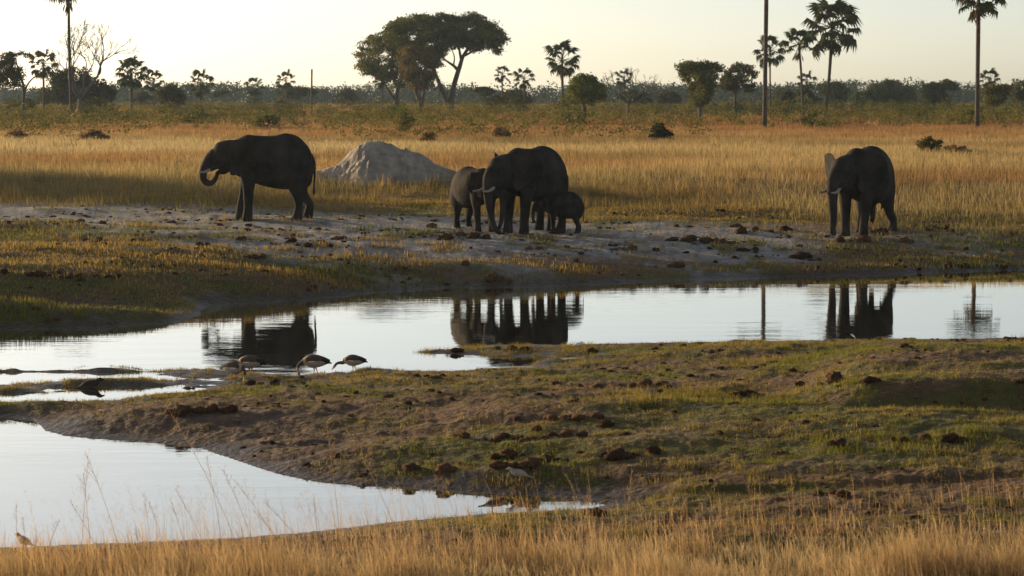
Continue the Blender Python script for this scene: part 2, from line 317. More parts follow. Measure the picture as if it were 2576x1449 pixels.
def slab(outline, fy, th):
    """closed thin flap: outline in the x-z plane, fy gives y, th half thickness"""
    O = np.array(outline, float); O = spline(np.vstack([O, O[:1]]), 3)[:-1]; c = O.mean(0); n = len(O); V = []; Fc = []
    for sg in (1, -1):
        for k, q in enumerate((1.0, .72, .4)):
            t = th*(1 if k else .45)
            for p in O:
                r = c+(p-c)*q; V.append((r[0], fy(r[0], r[1])+sg*t, r[1]))
        V.append((c[0], fy(c[0], c[1])+sg*th, c[1]))
    m = 3*n+1
    for b, fl in ((0, False), (m, True)):
        for k in range(2):
            for i in range(n):
                q = (b+k*n+i, b+k*n+(i+1) % n, b+(k+1)*n+(i+1) % n, b+(k+1)*n+i); Fc.append(q[::-1] if fl else q)
        for i in range(n):
            q = (b+2*n+i, b+2*n+(i+1) % n, b+3*n); Fc.append(q[::-1] if fl else q)
    for i in range(n): Fc.append((i, m+i, m+(i+1) % n, (i+1) % n))
    return np.array(V), Fc
def fuse(name, parts, voxel, it=4, fac=.5):
    bm = bmesh.new()
    for V, Fc in parts:
        vs = [bm.verts.new(v) for v in V]
        for f in Fc:
            try: bm.faces.new([vs[i] for i in f])
            except ValueError: pass
    bmesh.ops.recalc_face_normals(bm, faces=bm.faces[:])
    me = bpy.data.meshes.new(name+'_raw'); bm.to_mesh(me); bm.free()
    o = bpy.data.objects.new(name+'_raw', me); COL.objects.link(o)
    rm = o.modifiers.new('r', 'REMESH'); rm.mode = 'VOXEL'; rm.voxel_size = voxel; rm.use_smooth_shade = True
    sm = o.modifiers.new('s', 'SMOOTH'); sm.iterations = it; sm.factor = fac
    dg = bpy.context.evaluated_depsgraph_get(); out = bpy.data.meshes.new_from_object(o.evaluated_get(dg))
    bpy.data.objects.remove(o); bpy.data.meshes.remove(me); out.name = name; out.materials.clear(); out.polygons.foreach_set('use_smooth', np.ones(len(out.polygons), bool)); return out
TORSO = [(-1.225, 1.60, .12, .20), (-1.19, 1.58, .29, .42), (-1.11, 1.60, .43, .60), (-.95, 1.66, .55, .74), (-.73, 1.75, .60, .84), (-.37, 1.785, .68, .90), (0, 1.765, .71, .845), (.37, 1.80, .67, .80), (.66, 1.86, .57, .76), (.86, 1.92, .49, .72), (1.08, 1.91, .42, .64), (1.25, 1.90, .34, .55)]
HEAD = [(1.0, 1.98, .34, .46), (1.2, 2.0, .35, .47), (1.45, 2.01, .38, .46), (1.68, 1.93, .35, .47), (1.86, 1.88, .27, .34), (1.97, 1.86, .2, .22)]
JAW = [(1.45, 1.66, .2, .2), (1.62, 1.50, .14, .14), (1.76, 1.45, .08, .08)]
EAR = [(1.42, 2.38), (1.22, 2.50), (.95, 2.50), (.62, 2.42), (.42, 2.16), (.40, 1.88), (.52, 1.62), (.80, 1.50), (1.02, 1.42), (1.22, 1.33), (1.37, 1.35), (1.43, 1.48), (1.40, 1.75), (1.42, 2.05)]
TR_CURL = [(1.88, 1.97, .25), (2.03, 1.85, .21), (2.18, 1.65, .165), (2.26, 1.455, .13), (2.27, 1.26, .118), (2.18, 1.12, .108), (2.03, 1.09, .095), (1.90, 1.20, .08), (1.83, 1.35, .065), (1.83, 1.45, .05)]
TR_HANG = [(1.86, 1.97, .25), (2.02, 1.80, .205), (2.10, 1.52, .17), (2.12, 1.15, .138), (2.09, .75, .112), (2.02, .4, .095), (1.90, .16, .082), (1.76, .07, .07)]
TR_BULL = [(1.86, 1.97, .25), (2.02, 1.80, .21), (2.10, 1.52, .18), (2.12, 1.15, .15), (2.12, .75, .125), (2.16, .45, .108), (2.20, .28, .098), (2.10, .2, .085)]
TR_CALF = [(1.86, 1.97, .25), (2.02, 1.82, .2), (2.12, 1.6, .16), (2.2, 1.3, .13), (2.22, 1.0, .11), (2.2, .8, .1)]
def elephant(label, vx, vy, rot, sc, feet, trunk, head_yaw=0, head_pitch=0, flare=(.25, .25), tusk=.42, group='elephants at the waterhole', extra=(), vox=.034, earscale=1.0, lean=0, widen=1.0, tail_swing=0):
    """feet: (front_left, front_right, hind_left, hind_right) as x offsets of each foot"""
    p = hit(vx, vy); p.z = Z(p.x, p.y)
    root = thing('elephant', p, label, 'elephant', group, (0, 0, rot), sc)
    parts = [loft([(x, 0, z, w*widen, h) for x, z, w, h in TORSO], 4, 28, (1, 0, 0))]
    hd = [loft([(x, 0, z, w, h) for x, z, w, h in HEAD], 4, 24), loft([(x, 0, z, w, h) for x, z, w, h in JAW], 4, 14),
          loft([(x, 0, z, r*.95, r) for x, z, r in trunk], 5, 18)]
    # brow and cheek lumps
    for s in (1, -1):
        hd.append(loft([(1.60, s*.24, 2.05, .13, .16), (1.80, s*.2, 1.98, .11, .13), (1.92, s*.15, 1.88, .08, .08)], 3, 12))
        hd.append(loft([(1.72, s*.16, 1.72, .12, .13), (1.92, s*.17, 1.60, .10, .10), (2.02, s*.18, 1.53, .075, .075)], 3, 12))
        f = flare[0] if s > 0 else flare[1]; cf, sf = math.cos(f), math.sin(f)
        V, Fc = slab(EAR, lambda X, Zz: .03*math.sin(X*6)*math.cos(Zz*4) + .05*math.sin(Zz*3), .026)
        V2 = V.copy(); dx = (V[:, 0]-1.42)*earscale     # fold round the hinge at the back of the head
        V2[:, 0] = 1.42 + dx*cf + V[:, 1]*sf; V2[:, 1] = s*(.34 + (-dx)*sf + V[:, 1]*cf + .08)
        V2[:, 2] = 1.95+(V[:, 2]-1.95)*earscale
        hd.append((V2, Fc))
        hd.append(loft([(1.25, s*.28, 2.05, .12, .3), (1.34, s*.42, 2.05, .05, .3)], 3, 12))
    piv = Vector((1.1, 0, 2.0)); HM = Matrix.Translation(piv) @ Matrix.Rotation(head_yaw, 4, 'Z') @ Matrix.Rotation(head_pitch, 4, 'Y') @ Matrix.Translation(-piv)
    HMn = np.array(HM)
    for V, Fc in hd: parts.append((V @ HMn[:3, :3].T + HMn[:3, 3], Fc))
    for k, (fx, s) in enumerate(((feet[0], 1), (feet[1], -1))):
        parts.append(loft([(.80, s*.33, 1.85, .22, .36), (.80+(fx-.80)*.15, s*.36, 1.40, .22, .29), (.80+(fx-.80)*.5, s*.33, .95, .17, .19), (.80+(fx-.80)*.68, s*.32, .70, .155, .165), (fx, s*.31, .33, .135, .14), (fx+.01, s*.31, .10, .155, .165), (fx+.03, s*.31, -.06, .17, .18)], 4, 20))
    for k, (fx, s) in enumerate(((feet[2], 1), (feet[3], -1))):
        parts.append(loft([(-.80, s*.30, 1.70, .26, .42), (-.76, s*.36, 1.25, .25, .36), (-.74+(fx+.85)*.35, s*.34, .92, .19, .245), (-.80+(fx+.85)*.55, s*.32, .66, .145, .165), (fx-.03, s*.31, .40, .125, .135), (fx+.0, s*.31, .13, .145, .155), (fx+.05, s*.31, -.06, .16, .18)], 4, 20))
    for e in extra: parts.append(loft(e, 4, 14))
    body = fuse('body', parts, vox/sc if sc < .8 else vox)
    bo = obj('body', body, M_skin, root)
    mb = MB(); tw = tail_swing
    mb.tube(spline([(-1.15, 0, 2.0), (-1.26, .02+tw*.3, 1.75), (-1.27, .03+tw*.6, 1.35), (-1.25, .03+tw, .95), (-1.24, .03+tw, .70)], 3), [.05, .048, .046, .043, .04, .037, .034, .032, .03, .028, .035, .04, .01], 8)
    obj('tail', mb.mesh('tail'), M_skin, root)
    if tusk:
        for s in (1, -1):
            mb = MB(); P = spline([(1.80, s*.15, 1.72), (2.03, s*.20, 1.53), (2.05+tusk*.5, s*.25, 1.45), (2.05+tusk, s*.24, 1.47)], 3)
            P = np.array([(HM @ Vector(q))[:] for q in P]); mb.tube(P, list(np.interp(np.linspace(0, 1, len(P)), [0, .5, .9, 1], [.052, .046, .028, .01])), 10)
            obj('tusk', mb.mesh('tusk'), M_tusk, root)
    for s in (1, -1):
        bm = bmesh.new(); bmesh.ops.create_icosphere(bm, subdivisions=2, radius=.036); me = bpy.data.meshes.new('eye'); bm.to_mesh(me); bm.free()
        obj('eye', me, M_eye, root, HM @ Vector((1.74, s*.318, 1.98)))
    return root
elephant('lone grey elephant left of the pale termite mound, curling its trunk up to its mouth', 692, 547, math.pi+.06, 1.0, (.84, 1.10, -.74, -1.06), TR_CURL, 0, 0, (.34, .2), .36)
elephant('largest elephant of the family group, tusked, trunk hanging to the ground', 1345, 583, math.pi+R(50), .99, (.88, .92, -.95, -.62), TR_HANG, R(-12), R(6), (.40, .75), .45)
elephant('half-grown elephant standing left of the big tusked one, side lit by the sun', 1190, 578, -R(57), .735, (.95, .85, -.85, -.80), TR_HANG, R(10), R(2), (.3, .22), .0, vox=.028)
elephant('small dark elephant calf tucked against the right side of the tusked one', 1420, 586, math.pi+.12, .475, (.80, 1.0, -.80, -1.0), TR_CALF, 0, R(8), (.2, .2), 0, vox=.022, earscale=.85)
elephant('big bull elephant standing alone at the far right with one ear spread', 2178, 592, math.pi+R(60), 1.05, (1.0, .90, -1.42, -.35), TR_BULL, R(-17), R(5), (.42, 1.0), .40,
         extra=[[(-.40, 0, 1.02, .17, .17), (-.50, 0, .78, .11, .11), (-.55, 0, .58, .085, .085), (-.52, 0, .38, .07, .07)]])
# ------------------------------------------------------------------ termite mounds
def mound(name, prof, Y, label, mat, depth=1.6, ny=60, rough=.15, cat='termite mound'):
    """prof: silhouette [(vx, vy)], built as a real heap with depth"""
    P = [A(a, b, Y) for a, b in prof]; xs = np.array([p.x for p in P]); zs = np.array([p.z for p in P])
    gx = np.linspace(xs[0], xs[-1], 170); gy = np.linspace(-depth*1.6, depth*1.6, ny*2)
    X, Yl = np.meshgrid(gx, gy, indexing='ij'); base = terr(X.ravel(), (Yl+Y).ravel())[0].reshape(X.shape)
    top = np.interp(X, xs, zs); hh = np.maximum(top-Z(float(xs.mean()), Y), 0)
    rad = depth*(.35+.65*np.clip(hh/max(hh.max(), .01), 0, 1)); q = np.abs(Yl+.15*hh)/rad
    fall = np.clip(1-q, 0, 1)**.85*(1+.0*q)
    nz = (.5-np.abs(fbm(X*1.1, Yl*1.3+3, 41, 3)-.5)*4)*rough*1.6 + (fbm(X*2.6, Yl*2.6, 43)-.5)*rough*2.6 + (.5-np.abs(fbm(X*5, Yl*5, 42)-.5)*4)*rough*.5
    nz *= np.clip(hh*1.5, 0, 1)*np.clip(q*3, .25, 1)
    Zz = np.where(fall > 0, base-.05+fall*(hh+.05)+nz*np.clip(fall*5, 0, 1), base-.12)
    c = P[len(P)//2]; o = (float(xs.mean()), Y, Z(float(xs.mean()), Y))
    V = np.stack([X.ravel()-o[0], Yl.ravel(), Zz.ravel()-o[2]], 1); n1, n2_ = X.shape; id_ = np.arange(n1*n2_).reshape(n1, n2_)
    Q = np.stack([id_[:-1, :-1], id_[1:, :-1], id_[1:, 1:], id_[:-1, 1:]], -1).reshape(-1, 4)
    return obj(name, np_mesh(name, V, Q, None, True), mat, None, o, label, cat)
M_mound = mat_plain('mound_clay', (.33, .28, .23), .95, .35, 2.2, .9, 14)
M_redmound = mat_plain('red_clay', (.26, .13, .06), .95, .3, 3, .6, 14)
mound('termite_mound', [(782, 436), (800, 428), (840, 418), (862, 402), (885, 380), (905, 362), (930, 354), (955, 354), (985, 361), (1000, 368), (1012, 372), (1022, 366), (1030, 375), (1050, 380), (1070, 390), (1090, 406), (1120, 420), (1150, 432), (1175, 440)], 125*K,
      'large pale grey termite mound between the lone elephant and the family group', M_mound, 1.9)
mound('termite_mound', [(118, 322), (140, 314), (165, 300), (185, 284), (198, 274), (210, 284), (222, 300), (240, 318)], 285*K,
      'small reddish termite mound in the scrub beneath the tall thin palm at far left', M_redmound, 2.0)
# ------------------------------------------------------------------ grass (stuff)
def blades(x, y, z, h, w, c0, c1, lean=.35, mid=True, face=None, dirx=0.0):
    n = len(x); a = rng.uniform(0, 2*math.pi, n) if face is None else face; la = rng.uniform(0, 2*math.pi, n); ll = h*np.abs(rng.normal(0, lean, n))
    sx, sy = np.cos(a)*w/2, np.sin(a)*w/2; tx, ty = np.cos(la)*ll + dirx*h, np.sin(la)*ll
    hz = np.sqrt(np.maximum(h*h-ll*ll, (.35*h)**2))
    if mid:
        V = np.empty((n, 5, 3)); 
        V[:, 0] = np.stack([x-sx, y-sy, z], 1); V[:, 1] = np.stack([x+sx, y+sy, z], 1)
        V[:, 2] = np.stack([x+tx*.35+sx*.75, y+ty*.35+sy*.75, z+hz*.6], 1); V[:, 3] = np.stack([x+tx*.35-sx*.75, y+ty*.35-sy*.75, z+hz*.6], 1)
        V[:, 4] = np.stack([x+tx, y+ty, z+hz], 1); b = np.arange(n)[:, None]*5
        Fq = b+np.array([[0, 1, 2, 3]]); Ft = b+np.array([[3, 2, 4]])
        C = np.stack([c0, c0, (c0+c1)/2, (c0+c1)/2, c1], 1); return V.reshape(-1, 3), [Fq, Ft], C.reshape(-1, 3)
    V = np.empty((n, 3, 3)); V[:, 0] = np.stack([x-sx, y-sy, z], 1); V[:, 1] = np.stack([x+sx, y+sy, z], 1); V[:, 2] = np.stack([x+tx, y+ty, z+hz], 1)
    return V.reshape(-1, 3), [np.arange(n)[:, None]*3+np.array([[0, 1, 2]])], np.stack([c0, c0, c1], 1).reshape(-1, 3)
def fan(n, y0, y1, um=.30):
    y = np.sqrt(rng.uniform(y0*y0, y1*y1, n)); return rng.uniform(-um, um, n)*y, y
def mixc(a, b, t): return np.asarray(a)*(1-t[:, None])+np.asarray(b)*t[:, None]
def stuff(name, x, y, z, h, w, c0, c1, lean=.35, mid=True, mat=None, **k):
    V, Fc, C = blades(x, y, z, h, w, c0, c1, lean, mid, **k); return obj(name, np_mesh(name, V, Fc, C), mat or M_grass, kind='stuff')
# tall dry grass of the plain behind the elephants
x, y = fan(620000, 102*K, 265*K); z, s = terr(x, y); c = cover(x, y, z, s); d = c['d']
front = np.interp(c['vx'], [-600, 0, 1100, 1450, 1800, 2100, 2700], [113, 111, 111, 109, 107, 104, 102]) + (c['n1']-.5)*14
keep = (d > front) & (rng.random(len(x)) < smooth(d-front, -1, 5)*.8+.2); x, y, z, d = x[keep], y[keep], z[keep], d[keep]; c = {k: v[keep] for k, v in c.items()}; front = front[keep]
t = rng.random(len(x)); hgt = (.18+.24*smooth(d-front, 0, 6))*(.6+.8*rng.random(len(x)))*(.45+.6*c['n3']+.6*fbm(x*.15, y*.4, 54))
patch = smooth(fbm(x*.06, y*.10, 51), .46, .60); gr = (1-smooth(d-front, 4, 26))*.75*np.interp(c['vx'], [1500, 2000], [1, .35])
band = fbm(x*.03, y*.11, 53); c1 = mixc((.52, .375, .165), (.43, .25, .10), patch); c1 = mixc(c1, (.60, .47, .24), smooth(d, 150, 172)*(1-smooth(d, 190, 215))*np.interp(c['vx'], [700, 1500], [.8, .25])); c1 = mixc(c1, (.38, .20, .085), smooth(d+(band-.5)*80, 195, 240)*.8); c1 = mixc(c1, (.24, .17, .07), smooth(band, .55, .66)*.6); c1 = mixc(c1, (.24, .22, .05), np.clip(gr+(.25*smooth(c['n2'], .5, .6)), 0, .9)) if False else c1*(1-(gr*.8)[:, None])+np.array((.22, .20, .05))*(gr*.8)[:, None]
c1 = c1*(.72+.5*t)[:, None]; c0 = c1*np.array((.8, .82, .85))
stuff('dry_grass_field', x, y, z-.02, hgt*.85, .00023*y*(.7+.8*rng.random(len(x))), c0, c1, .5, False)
# taller tussocks scattered through the plain
x, y = fan(1500, 114*K, 235*K); k = fbm(x*.08, y*.12, 57) > .47; x, y = x[k], y[k]; tc = rng.random(len(x)); sz = .6+.8*rng.random(len(x)); x, y, tc, sz = [np.repeat(q, 34) for q in (x, y, tc, sz)]
x = x+rng.normal(0, .14, len(x))*sz; y = y+rng.normal(0, .14, len(x))*sz; z = terr(x, y)[0]; t = rng.random(len(x)); c1 = mixc((.42, .27, .10), (.20, .16, .06), tc)*(.7+.5*t)[:, None]
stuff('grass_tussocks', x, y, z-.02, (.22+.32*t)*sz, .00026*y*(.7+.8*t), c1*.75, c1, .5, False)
# rusty grass of the scrub zone
x, y = fan(190000, 205*K, 900*K); z, s = terr(x, y); t = rng.random(len(x)); pz = smooth(fbm(x*.03, y*.03, 52), .42, .6)
c1 = mixc((.40, .245, .085), (.36, .175, .065), pz)*(.6+.7*t)[:, None]
stuff('rusty_grass', x, y, z-.03, (.32+.32*rng.random(len(x)))*(.7+.6*fbm(x*.05, y*.05, 8)), .0006*y*(.6+rng.random(len(x))), c1*.7, c1, .45, False)
# short green-brown turf: far bank
x, y = fan(300000, 68*K, 116*K); z, s = terr(x, y); c = cover(x, y, z, s)
dens = c['green']*(1-c['sand'])*c['far']*smooth(s, .1, .6); dens = np.maximum(dens, np.interp(c['d'], [84, 95], [.75, .4])*c['far']*(1-c['sand'])*(s > .15))
keep = (rng.random(len(x)) < dens) & (s > .05); x, y, z = x[keep], y[keep], z[keep]; c = {k: v[keep] for k, v in c.items()}; t = rng.random(len(x))
lush = smooth(fbm(x*.25, y*.5, 61), .45, .62); yel = smooth(fbm(x*.2, y*.4, 62), .42, .6)
c1 = mixc((.17, .16, .035), (.33, .22, .06), yel)*(.6+.7*t)[:, None]
stuff('far_bank_turf', x, y, z-.01, (.05+.10*lush+.05*t)*1.0, .022+.012*t, c1*.8, c1, .6, False)
# short turf: near peninsula and this side of it
x, y = fan(62000, 24, 50, .29); z, s = terr(x, y); c = cover(x, y, z, s)
dens = np.clip(c['green']*1.0+.2, 0, 1)*(1-c['far'])*smooth(z, .02, .07)*(1-.85*c['bank'])*smooth(fbm(x*2.2, y*3.2, 65), .36, .52)
k = (rng.random(len(x)) < dens); x, y, vx, sz = x[k], y[k], c['vx'][k], (.5+rng.random(k.sum())**2*1.2); nb = 17
lush = smooth(fbm(x*.4, y*.7, 63), .45, .65)*np.interp(vx, [900, 1700], [.4, 1.]); yel = np.clip(smooth(fbm(x*.5, y*.9, 64), .42, .62)*.8+.3*(rng.random(len(x)) > .8), 0, 1)*np.interp(vx, [600, 2200], [.9, .65])
tc = .55+.75*rng.random(len(x)); x, y, lush, yel, tc, sz = [np.repeat(q, nb) for q in (x, y, lush, yel, tc, sz)]
x = x+rng.normal(0, .045, len(x))*sz; y = y+rng.normal(0, .045, len(x))*sz; z = terr(x, y)[0]; t = rng.random(len(x))
c1 = mixc((.205, .20, .035), (.37, .25, .08), yel)*(tc*(.75+.5*t))[:, None]
stuff('near_bank_turf', x, y, z-.008, (.02+.035*t+.05*lush)*sz, .0055+.005*t, c1*.75, c1, .6, False)
# fallen straw and litter lying on the near bank
x, y = fan(60000, 24, 50, .29); z, s = terr(x, y); k = s > .15; x, y, z = x[k], y[k], z[k]; t = rng.random(len(x)); c1 = mixc((.30, .20, .09), (.5, .38, .2), t)
V, Fc, C = blades(x, y, z+.012, .05+.12*t, .012+.010*t, c1, c1, .1, False); V = V.reshape(-1, 3, 3); a = rng.uniform(0, 6.28, len(x)); L = .04+.12*t
V[:, 2] = V[:, 0]+np.stack([np.cos(a)*L, np.sin(a)*L, .02*rng.random(len(x))], 1); obj('straw_litter', np_mesh('straw_litter', V.reshape(-1, 3), Fc, C), M_grass, kind='stuff')
# marsh grass standing in the shallows
zones = [(-60, 590, 925, 1010, 24000), (560, 960, 928, 965, 9000), (920, 1380, 912, 935, 8000), (1030, 1500, 868, 900, 8000), (1380, 1500, 895, 925, 900), (780, 1050, 870, 892, 420), (560, 780, 872, 888, 360), (0, 520, 795, 832, 2600), (520, 700, 765, 790, 700), (1150, 1500, 722, 735, 500)]
X_, Y_ = [], []
for a0, a1, b0, b1, n in zones:
    va, vb = rng.uniform(a0, a1, n*4), rng.uniform(b0, b1, n*4); nn = fbm(va*.016, vb*.09, 71)
    k = np.nonzero(nn+rng.normal(0, .04, len(nn)) > .53)[0][:n]
    for i in k: p = G(va[i], vb[i], 0); X_.append(p.x); Y_.append(p.y)
x, y = np.array(X_), np.array(Y_); t = rng.random(len(x)); c1 = mixc((.20, .19, .04), (.34, .24, .07), t); z = terr(x, y)[0]; k = z > -.03-.03*rng.random(len(x)); x, y, z, t, c1 = x[k], y[k], z[k], t[k], c1[k]
stuff('marsh_grass', x, y, z-.01, (.022+.07*t*rng.random(len(x)))*np.where(y > 44, 1.6, 1), .005+.006*t, c1*.7, c1, .55, False)
# foreground: tall dry grass before the camera
x, y = fan(150000, 17.5, 26.3, .28); z, s = terr(x, y); vx, vy = vproj(x, y, z)
lim = np.interp(vx, [-200, 0, 600, 1000, 1500, 2000, 2700], [1400, 1392, 1385, 1368, 1352, 1340, 1330])
q = smooth(vy+(fbm(x*.8, y*.8, 81)-.5)*110, lim-15, lim+95); k = (rng.random(len(x)) < q*.68+.025*(vy > lim-30)) & (s > .2); x, y, z, q = x[k], y[k], z[k], q[k]; t = rng.random(len(x))
pp = smooth(fbm(x*.7, y*.7, 82), .4, .62); c1 = mixc((.56, .42, .22), (.44, .295, .14), pp)*(.6+.65*t)[:, None]
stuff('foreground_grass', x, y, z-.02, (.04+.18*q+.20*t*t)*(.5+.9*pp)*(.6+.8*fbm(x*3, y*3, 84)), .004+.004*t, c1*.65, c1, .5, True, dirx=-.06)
x, y = fan(9000, 20.0, 26.3, .28); z, s = terr(x, y); vx, vy = vproj(x, y, z); k = (s > .25) & (rng.random(len(x)) < .25+.75*smooth(fbm(x*.5, y*.5, 83), .42, .6)); x, y, z, vx = x[k], y[k], z[k], vx[k]; t = rng.random(len(x))
c1 = mixc((.55, .38, .18), (.42, .25, .11), t); stuff('wispy_grass', x, y, z-.02, (.12+.40*t*rng.random(len(x)))*np.interp(vx, [-300, 900, 1600], [.7, .8, 1.1]), .0042+.003*rng.random(len(x)), c1*.8, c1, .3, True, dirx=-.12)
x, y = fan(5200, 20.0, 25.6, .28); z, s = terr(x, y); vx, vy = vproj(x, y, z); k = (s > .3) & (vx < 1500) & (rng.random(len(x)) < .15+.85*smooth(fbm(x*.7, y*.4, 85), .46, .6)); x, y, z = x[k], y[k], z[k]; t = rng.random(len(x))
c1 = mixc((.60, .45, .26), (.50, .32, .16), t); V, Fc, C = blades(x, y, z-.02, .22+.62*t**2.2, .0020+.0012*rng.random(len(x)), c1*.85, c1, .22, True, dirx=-.16); V2, F2, C2 = [V], [Fc[0], Fc[1]], [C]
tip = V.reshape(-1, 5, 3); n5 = len(V)    # loose seed branches along the upper stems
for e in range(5):
    q = rng.uniform(.25, 1, len(x))[:, None]; p0 = tip[:, 3]*(1-q)+tip[:, 4]*q; L_ = (.03+.05*rng.random(len(x)))[:, None]*(.5+t[:, None]); a = rng.uniform(0, 6.28, len(x)); dv = np.stack([np.cos(a)*.7-.1, np.sin(a)*.7, .55+0*a], 1)*L_
    T3 = np.stack([p0, p0+np.array([.0022, 0, 0]), p0+dv], 1).reshape(-1, 3); F2.append(np.arange(len(x))[:, None]*3+np.array([[0, 1, 2]])+n5); n5 += len(T3); V2.append(T3); C2.append(np.repeat(c1, 3, 0))
obj('seeding_grass', np_mesh('seeding_grass', np.vstack(V2), F2, np.vstack(C2)), M_grass, kind='stuff')
# ------------------------------------------------------------------ seed stalks in the foreground, one by one
ordw = ['first', 'second', 'third', 'fourth', 'fifth', 'sixth', 'seventh', 'eighth', 'ninth', 'tenth', 'eleventh', 'twelfth', 'thirteenth', 'fourteenth', 'fifteenth', 'sixteenth', 'seventeenth', 'eighteenth', 'nineteenth', 'twentieth',
        'twenty-first', 'twenty-second', 'twenty-third', 'twenty-fourth', 'twenty-fifth', 'twenty-sixth', 'twenty-seventh', 'twenty-eighth', 'twenty-ninth', 'thirtieth']
M_stalk = mat_leaf('stalk', .4)
STK = [(45, 1400, 40, 1270), (70, 1410, 55, 1300), (205, 1400, 222, 1150), (230, 1405, 210, 1190), (300, 1400, 215, 1140), (250, 1410, 175, 1260), (380, 1400, 362, 1240), (420, 1410, 375, 1265), (350, 1400, 340, 1330), (470, 1400, 430, 1260), (520, 1400, 440, 1230),
       (600, 1400, 412, 1010), (640, 1390, 560, 1180), (700, 1380, 590, 1210), (720, 1390, 640, 1290), (760, 1380, 660, 1260), (800, 1380, 790, 1250), (855, 1365, 820, 1060), (120, 1400, 150, 1310), (560, 1390, 520, 1150), (1000, 1360, 870, 1080), (1570, 1400, 1590, 1180),
       (1900, 1380, 1880, 1200), (2000, 1390, 1990, 1190), (2130, 1390, 2095, 1250), (2400, 1390, 2350, 1260), (2210, 1400, 2200, 1290), (1260, 1380, 1235, 1290), (1700, 1400, 1720, 1290)]
STK.sort(key=lambda s_: s_[0]+s_[2])
for i, (bx, by, tx, ty) in enumerate(STK):
    b = hit(bx, by); b.z = Z(b.x, b.y); t = A(tx, ty, b.y+random.uniform(-.3, .3))-b
    root = thing('grass_stalk', b, '%s thin dry seed stalk from the left rising above the foreground grass' % ordw[i], 'grass stalk', 'tall seed stalks in the foreground')
    tall = ty < 1200; mb = MB(); cc = (.55, .38, .19)
    P = [Vector((t.x*q**1.3, t.y*q, t.z*q)) for q in np.linspace(0, 1, 8)]; mb.tube(P, list(np.linspace(.0030, .0012, 8)), 5, cc)
    obj('stem', mb.mesh('stem'), M_stalk, root)
    mb = MB(); n = 18 if tall else 13
    for k in range(n):
        q = .62+.38*k/n; p0 = Vector((t.x*q**1.3, t.y*q, t.z*q)); a = random.uniform(0, 6.28); L = t.length*random.uniform(.05, .13)*(1.35-q)*2
        dr = Vector((math.cos(a)*.55-.15, math.sin(a)*.55, .75)); p1 = p0+dr*L; mb.tube([p0, p0+dr*L*.5+Vector((0, 0, .01)), p1], [.0011, .0009, .0007], 3, (.58, .40, .21), False)
        for e in range(3):
            r = p0+dr*L*random.uniform(.4, 1); v = Vector((random.uniform(-1, 1), random.uniform(-1, 1), random.uniform(-.2, 1)))*.012
            mb.add([r, r+v+Vector((.004, 0, 0)), r+v*1.6], [(0, 1, 2)], (.42, .24, .12))
    obj('seed_head', mb.mesh('seed_head'), M_stalk, root)
# ------------------------------------------------------------------ trees
def leaf_cloud(C, Rr, cnt, size, tint, var=.35, flat=.6):
    """C (n,3) clump centres, Rr radii; returns V,F,col of many small leaf faces"""
    V, col = [], []; n = len(C); cn = np.maximum((cnt*Rr**2/np.sum(Rr**2)).astype(int), 3)
    ci = np.repeat(np.arange(n), cn); m = len(ci)
    q = rng.normal(0, 1, (m, 3)); q /= np.linalg.norm(q, axis=1)[:, None]; q *= (rng.random(m)**.45*np.where(rng.random(m) < .12, 1.45, 1))[:, None]; q[:, 2] *= flat
    P = C[ci]+q*Rr[ci][:, None]
    a = rng.normal(0, 1, (m, 3)); a /= np.linalg.norm(a, axis=1)[:, None]; b = np.cross(a, rng.normal(0, 1, (m, 3))); b /= np.linalg.norm(b, axis=1)[:, None]+1e-9
    sz = (size*(.6+.8*rng.random(m)))[:, None]; V = np.stack([P-a*sz, P-b*sz*.55, P+a*sz, P+b*sz*.55], 1).reshape(-1, 3)
    tc = 1+var*(rng.random(n)*2-1); tl = tc[ci]*(.75+.5*rng.random(m)); yel = rng.random(n)[ci]*.5
    base = np.array(tint)[None]*(1+yel[:, None]*np.array([[.5, .2, 0]])); col = np.repeat(base*tl[:, None], 4, 0)
    return V, np.arange(m*4).reshape(m, 4), col
def crown_from_outline(out, Y, nclump, rc, cnt, size, tint, thick, org, flat=.65, gap=None):
    O = np.array(out, float); sc_ = F/Y; x0, y0 = O.min(0); x1, y1 = O.max(0); C = []; rr = []
    k = 0
    while len(C) < nclump and k < 60:
        k += 1; px = rng.uniform(x0, x1, 400); py = rng.uniform(y0, y1, 400); sd = -poly_sd(px, py, O); r = rc*sc_*rng.uniform(.65, 1.25, 400)
        ok = sd > r*.55
        if gap is not None:
            for gx, gy, gr in gap: ok &= ((px-gx)**2+(py-gy)**2) > gr*gr
        for i in np.nonzero(ok)[0]:
            if len(C) >= nclump: break
            e = min(sd[i]/sc_*1.6+rc*.5, thick); dy = rng.uniform(-e, e); p = A(px[i], py[i], Y); C.append((p.x-org.x, p.y+dy-org.y, p.z-org.z)); rr.append(r[i]/sc_)
    return leaf_cloud(np.array(C), np.array(rr), cnt, size, tint, flat=flat)
GRN = (0.106, 0.122, 0.035); GRNB = (.062, .08, .036); OLV = (.115, .108, .032); YG_ = (.125, .14, .03); BRN = (.125, .095, .034)
